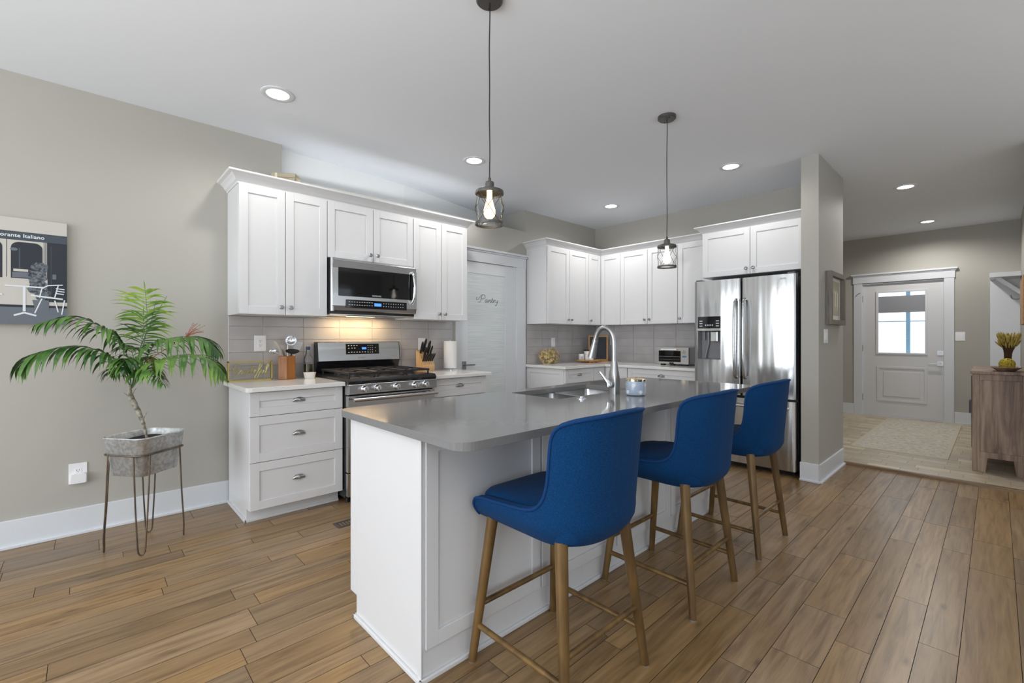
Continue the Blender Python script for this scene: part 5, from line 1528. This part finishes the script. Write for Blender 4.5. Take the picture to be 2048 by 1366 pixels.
# chalkboard leaning in the corner
t = thing('chalkboard', 'small black chalkboard in an oak frame standing in the worktop corner', 'chalkboard', (5.14, 3.75, Zc), rz=math.radians(-45))
mb = MB(); fw = .022
mb.slab([(-.135, 0.012), (.135, .012), (.135, .36), (-.135, .36)], [[(-.135 + fw, .012 + fw), (-.135 + fw, .36 - fw), (.135 - fw, .36 - fw), (.135 - fw, .012 + fw)]], -.010, .010, plane='y')
mb.build('frame', BOARDW, t, bevel=.002, local=True)
B(-.12, .12, -.002, .004, .03, .345).build('slate', mat('slate', rgb(40, 44, 50), .6), t, local=True)
mb = MB(); mb.box(-.145, .145, -.03, .0, .0, .012); mb.build('ledge', BOARDW, t, bevel=.002, local=True)
for x in (-.11, .11): B(x - .01, x + .01, .01, .06, 0, .05).build('foot', BLACK, t, local=True)
# toaster oven
t = thing('toaster_oven', 'silver toaster oven with glass door on the back worktop', 'toaster oven', (5.17, 2.66, Zc))
TX, TY0, TY1 = 5.04, 2.415, 2.80
B(TX + .012, TX + .28, TY0, TY1, Zc + .018, Zc + .215).build('housing', STEEL, t, bevel=.008, seg=3)
B(TX, TX + .014, TY0 + .002, TY1 - .002, Zc + .02, Zc + .212).build('front_plate', mat('silver_paint', rgb(176, 174, 170), .35, .4), t, bevel=.003)
dd = B(TX - .004, TX + .0, TY0 + .095, TY1 - .015, Zc + .045, Zc + .175).build('glass_door', GLASSBLK, t)
mb = MB(); mb.box(TX - .0052, TX - .0042, TY0 + .10, TY1 - .02, Zc + .105, Zc + .109)
for i in range(10): mb.box(TX - .0052, TX - .0042, TY0 + .105 + i * .028, TY0 + .125 + i * .028, Zc + .07, Zc + .073)
mb.build('wire_shelf', CHROME, dd)
mb = MB(); mb.tube([(TX - .03, TY0 + .13, Zc + .19), (TX - .03, TY1 - .06, Zc + .19)], .008, 12)
for y in (TY0 + .14, TY1 - .07): mb.cyl((TX - .03, y, Zc + .19), (TX + .002, y, Zc + .185), .006, n=10)
mb.build('handle', WHITEP, dd, smooth=True)
MB().lathe([(0, TX - .022), (.019, TX - .022), (.021, TX), (0, TX)], (0, TY0 + .05, Zc + .165), 24, axis=0).build('knob', CHROME, t, smooth=True)
mb = B(TX - .0015, TX + .0, TY0 + .025, TY0 + .075, Zc + .10, Zc + .118); mb.build('display', mat('blue_grey_display', rgb(70, 120, 150), .3), t)
for y in (TY0 + .05, TY0 + .21, TY1 - .05):
    B(TX + .02, TX + .06, y - .022, y + .022, Zc, Zc + .018).build('foot', BLACK, t)
B(TX - .006, TX + .03, TY0 + .18, TY1 - .15, Zc + .02, Zc + .036).build('crumb_tray', BLACK, t)

# ------------------------------------------------------------------ floor register by the cabinets
t = thing('floor_vent', 'small dark metal floor vent by the left base cabinets', 'vent', (1.33, 2.98, 0))
mb = MB(); mb.slab([(1.20, 2.93), (1.46, 2.93), (1.46, 3.03), (1.20, 3.03)], [[(1.215, 2.945), (1.215, 3.015), (1.445, 3.015), (1.445, 2.945)]], .0, .004)
mb.build('frame', BRONZE, t)
mb = MB()
for i in range(11): mb.box(1.222 + i * .021, 1.230 + i * .021, 2.945, 3.015, .0005, .003)
mb.build('louvre', BRONZE, t)

# ------------------------------------------------------------------ entry: rug, sideboard, decor
RUGM = noise_color(mat('rug_cream', (1, 1, 1, 1), .95), rgb(190, 182, 166), rgb(214, 208, 196), 24, 6, lo=.36, hi=.60)
t = thing('rug', 'cream distressed runner rug on the entry floor before the door', 'rug', (7.55, .73, EZ))
B(6.30, 8.80, .335, 1.125, EZ, EZ + .008).build('pile', RUGM, t)
mb = MB().slab([(6.295, .33), (8.805, .33), (8.805, 1.13), (6.295, 1.13)], [[(6.335, .37), (6.335, 1.09), (8.765, 1.09), (8.765, .37)]], EZ + .0, EZ + .0088)
mb.build('border', mat('rug_border', rgb(206, 198, 180), .95), t)

SBX, SBY0, SBY1, SBT = 5.957, -.212, .155, .938
t = thing('sideboard', 'rustic acacia wood sideboard against the right entry wall', 'sideboard', (6.6, -.03, EZ))
B(5.945, 7.16, SBY0, .166, SBT - .028, SBT).build('top', SIDEW, t, bevel=.004)
mb = MB(); mb.box(SBX + .012, 7.13, SBY0 + .005, .145, .20, SBT - .028)
mb.build('case', SIDEW, t)
for (y0, y1) in ((SBY0, SBY0 + .055), (.105, SBY1)):
    B(SBX, SBX + .055, y0, y1, EZ, SBT - .028).build('corner_leg', SIDEW, t, bevel=.003)
    B(7.09, 7.145, y0, y1, EZ, SBT - .028).build('corner_leg', SIDEW, t, bevel=.003)
B(SBX + .002, SBX + .03, SBY0 + .055, .105, .15, .205).build('bottom_rail', SIDEW, t, bevel=.003)
B(SBX + .002, SBX + .03, SBY0 + .055, .105, .855, SBT - .028).build('top_rail', SIDEW, t, bevel=.003)
for i in range(2):
    B(6.03 + i * .54, 6.55 + i * .54, .145, .162, .22, .89).build('door', SIDEW, t, bevel=.004)
for (a0, b0, b1) in ((0, .055, .105), (1, -.157, -.105)):
    q = [(b0, .15), (b1, .15), (b1, EZ), (b0 + .014, EZ)] if not a0 else [(b0, .15), (b1, .15), (b1 - .014, EZ), (b0, EZ)]
    mb = MB().slab(q, [], SBX + .004, SBX + .03, plane='x')
    mb.build('bracket_foot', SIDEW, t)

t = thing('wooden_bowl', 'shallow square-sided wooden bowl on the sideboard', 'bowl', (6.10, -.06, SBT))
def sqring(h, z, r=.03): return [(p[0], p[1], z) for p in rrect(-h, h, -h * .85, h * .85, r, 4)]
rings = [sqring(.06, 0), sqring(.065, .002), sqring(.115, .038, .04), sqring(.112, .040, .04), sqring(.065, .010)]
m = len(rings[0]); vs = [p for r_ in rings for p in r_]
MB().add(vs, [(i * m + k, i * m + (k + 1) % m, (i + 1) * m + (k + 1) % m, (i + 1) * m + k) for i in range(4) for k in range(m)] + [tuple(range(m))[::-1], tuple(range(4 * m, 5 * m))]).build('bowl_body', SIDEW, t, local=True, smooth=True)
mb = MB(); c = Vector((6.10, -.065, SBT + .064)); rn = random.Random(9)
for i in range(34):
    n_ = Vector((rn.uniform(-1, 1), rn.uniform(-1, 1), rn.uniform(-1, 1))).normalized(); u = n_.orthogonal().normalized(); v = n_.cross(u); rr = .054 * rn.uniform(.93, 1)
    off = n_ * rr * rn.uniform(-.5, .5); q = math.sqrt(max(.0001, rr * rr - off.length_squared))
    mb.tube([c + off + (u * math.cos(a) + v * math.sin(a)) * q for a in [2 * PI * k / 20 for k in range(20)]], .0028, 5, closed=True)
tag(mb.build('woven_ball', mat('yellow_gold', rgb(190, 170, 60), .4, .3), smooth=True), 'golden woven ball in the wooden bowl on the sideboard', 'ornament')
mb = MB(); mbh = MB(); c = Vector((6.28, -.075, SBT)); rn = random.Random(4)
for i in range(90):
    a = rn.uniform(0, 2 * PI); r0 = .030 * math.sqrt(rn.random()); r1 = .030 + .052 * math.sqrt(rn.random()); h_ = rn.uniform(.26, .345)
    p0 = c + Vector((r0 * math.cos(a), r0 * math.sin(a), .001)); p1 = c + Vector((r0 * math.cos(a) * .9, r0 * math.sin(a) * .9, .16)); p2 = c + Vector((r1 * math.cos(a), r1 * math.sin(a), h_))
    mb.tube(spline([p0, p1, p2], 4), .0016, 4)
    d_ = (p2 - p1).normalized(); mbh.tube([p2 - d_ * .055, p2 - d_ * .03, p2, p2 + d_ * .012], [.003, .006, .005, .001], 6)
    for k in range(4):
        e_ = d_ + Vector((rn.uniform(-.4, .4), rn.uniform(-.4, .4), rn.uniform(-.2, .3))); mbh.tube([p2 - d_ * .01 * k, p2 - d_ * .01 * k + e_.normalized() * .03], [.0006, .0003], 3)
t = thing('wheat_bundle', 'dried wheat bundle standing on the sideboard behind the bowl', 'dried flowers', (6.28, -.075, SBT))
mb.build('stalks', mat('brown_stalks', rgb(82, 62, 44), .8), t); mbh.build('wheat_heads', noise_color(mat('wheat_yellow', (1, 1, 1, 1), .7), rgb(140, 116, 40), rgb(196, 176, 90), 30), t)
MB().lathe([(.0335, .07), (.035, .075), (.035, .09), (.0335, .095)], (6.28, -.075, SBT), 20).build('tie', mat('twine', rgb(120, 100, 70), .9), t, smooth=True)
# wood art on right wall
t = tag(B(7.15, 8.02, -.2185, -.189, 1.39, 1.905).build('wooden_wall_art', BOARDW, bevel=.004), 'wooden plaque on the right entry wall, cut off by the picture edge', 'wall decor')
# hall tree
t = thing('hall_tree', 'white hall tree bench with top shelf and coat hook in the far right corner', 'hall tree', (8.2, -.05, EZ))
B(XF - .022, XF - .001, -.2185, .060, .42, 2.03).build('end_board', TRIM, t, bevel=.001)
B(8.62, XF - .001, -.2185, .062, 2.03, 2.088).build('shelf', TRIM, t, bevel=.002)
MB().slab([(.030, 2.03), (-.035, 2.03), (-.2185, 1.845), (-.2185, 1.785)], [], 8.70, 8.745, plane='x').build('bracket', TRIM, t, bevel=.001)
MB().tube(spline([(8.66, -.216, 1.765), (8.66, -.185, 1.735), (8.66, -.14, 1.745), (8.66, -.125, 1.79)], 5), .006, 8).build('coat_hook', NICKEL, t, smooth=True)
B(7.30, XF - .023, -.186, .205, .355, .385).build('bench_seat', TRIM, t, bevel=.002)
B(7.32, XF - .023, -.186, .19, EZ, .355).build('bench_box', TRIM, t, bevel=.002)
t = thing('storage_box', 'small slate-coloured box with cream front, just left of the sideboard on the white bench', 'box', (7.40, .17, .385))
B(7.36, 7.50, .135, .215, .385, .53).build('box_body', mat('slate_box', rgb(84, 88, 102), .6), t, bevel=.003)
B(7.356, 7.3598, .145, .195, .41, .50).build('label', mat('cream_label', rgb(226, 218, 190), .6), t)

# uplight strip on the range cabinets washing the white recess
al = area_light('cabinet_uplight', (2.2, 3.80, 2.42), (math.radians(118), 0, 0), 2.0, .05, 2.6, (.97, .98, 1.0))
print('objects', len(bpy.data.objects))
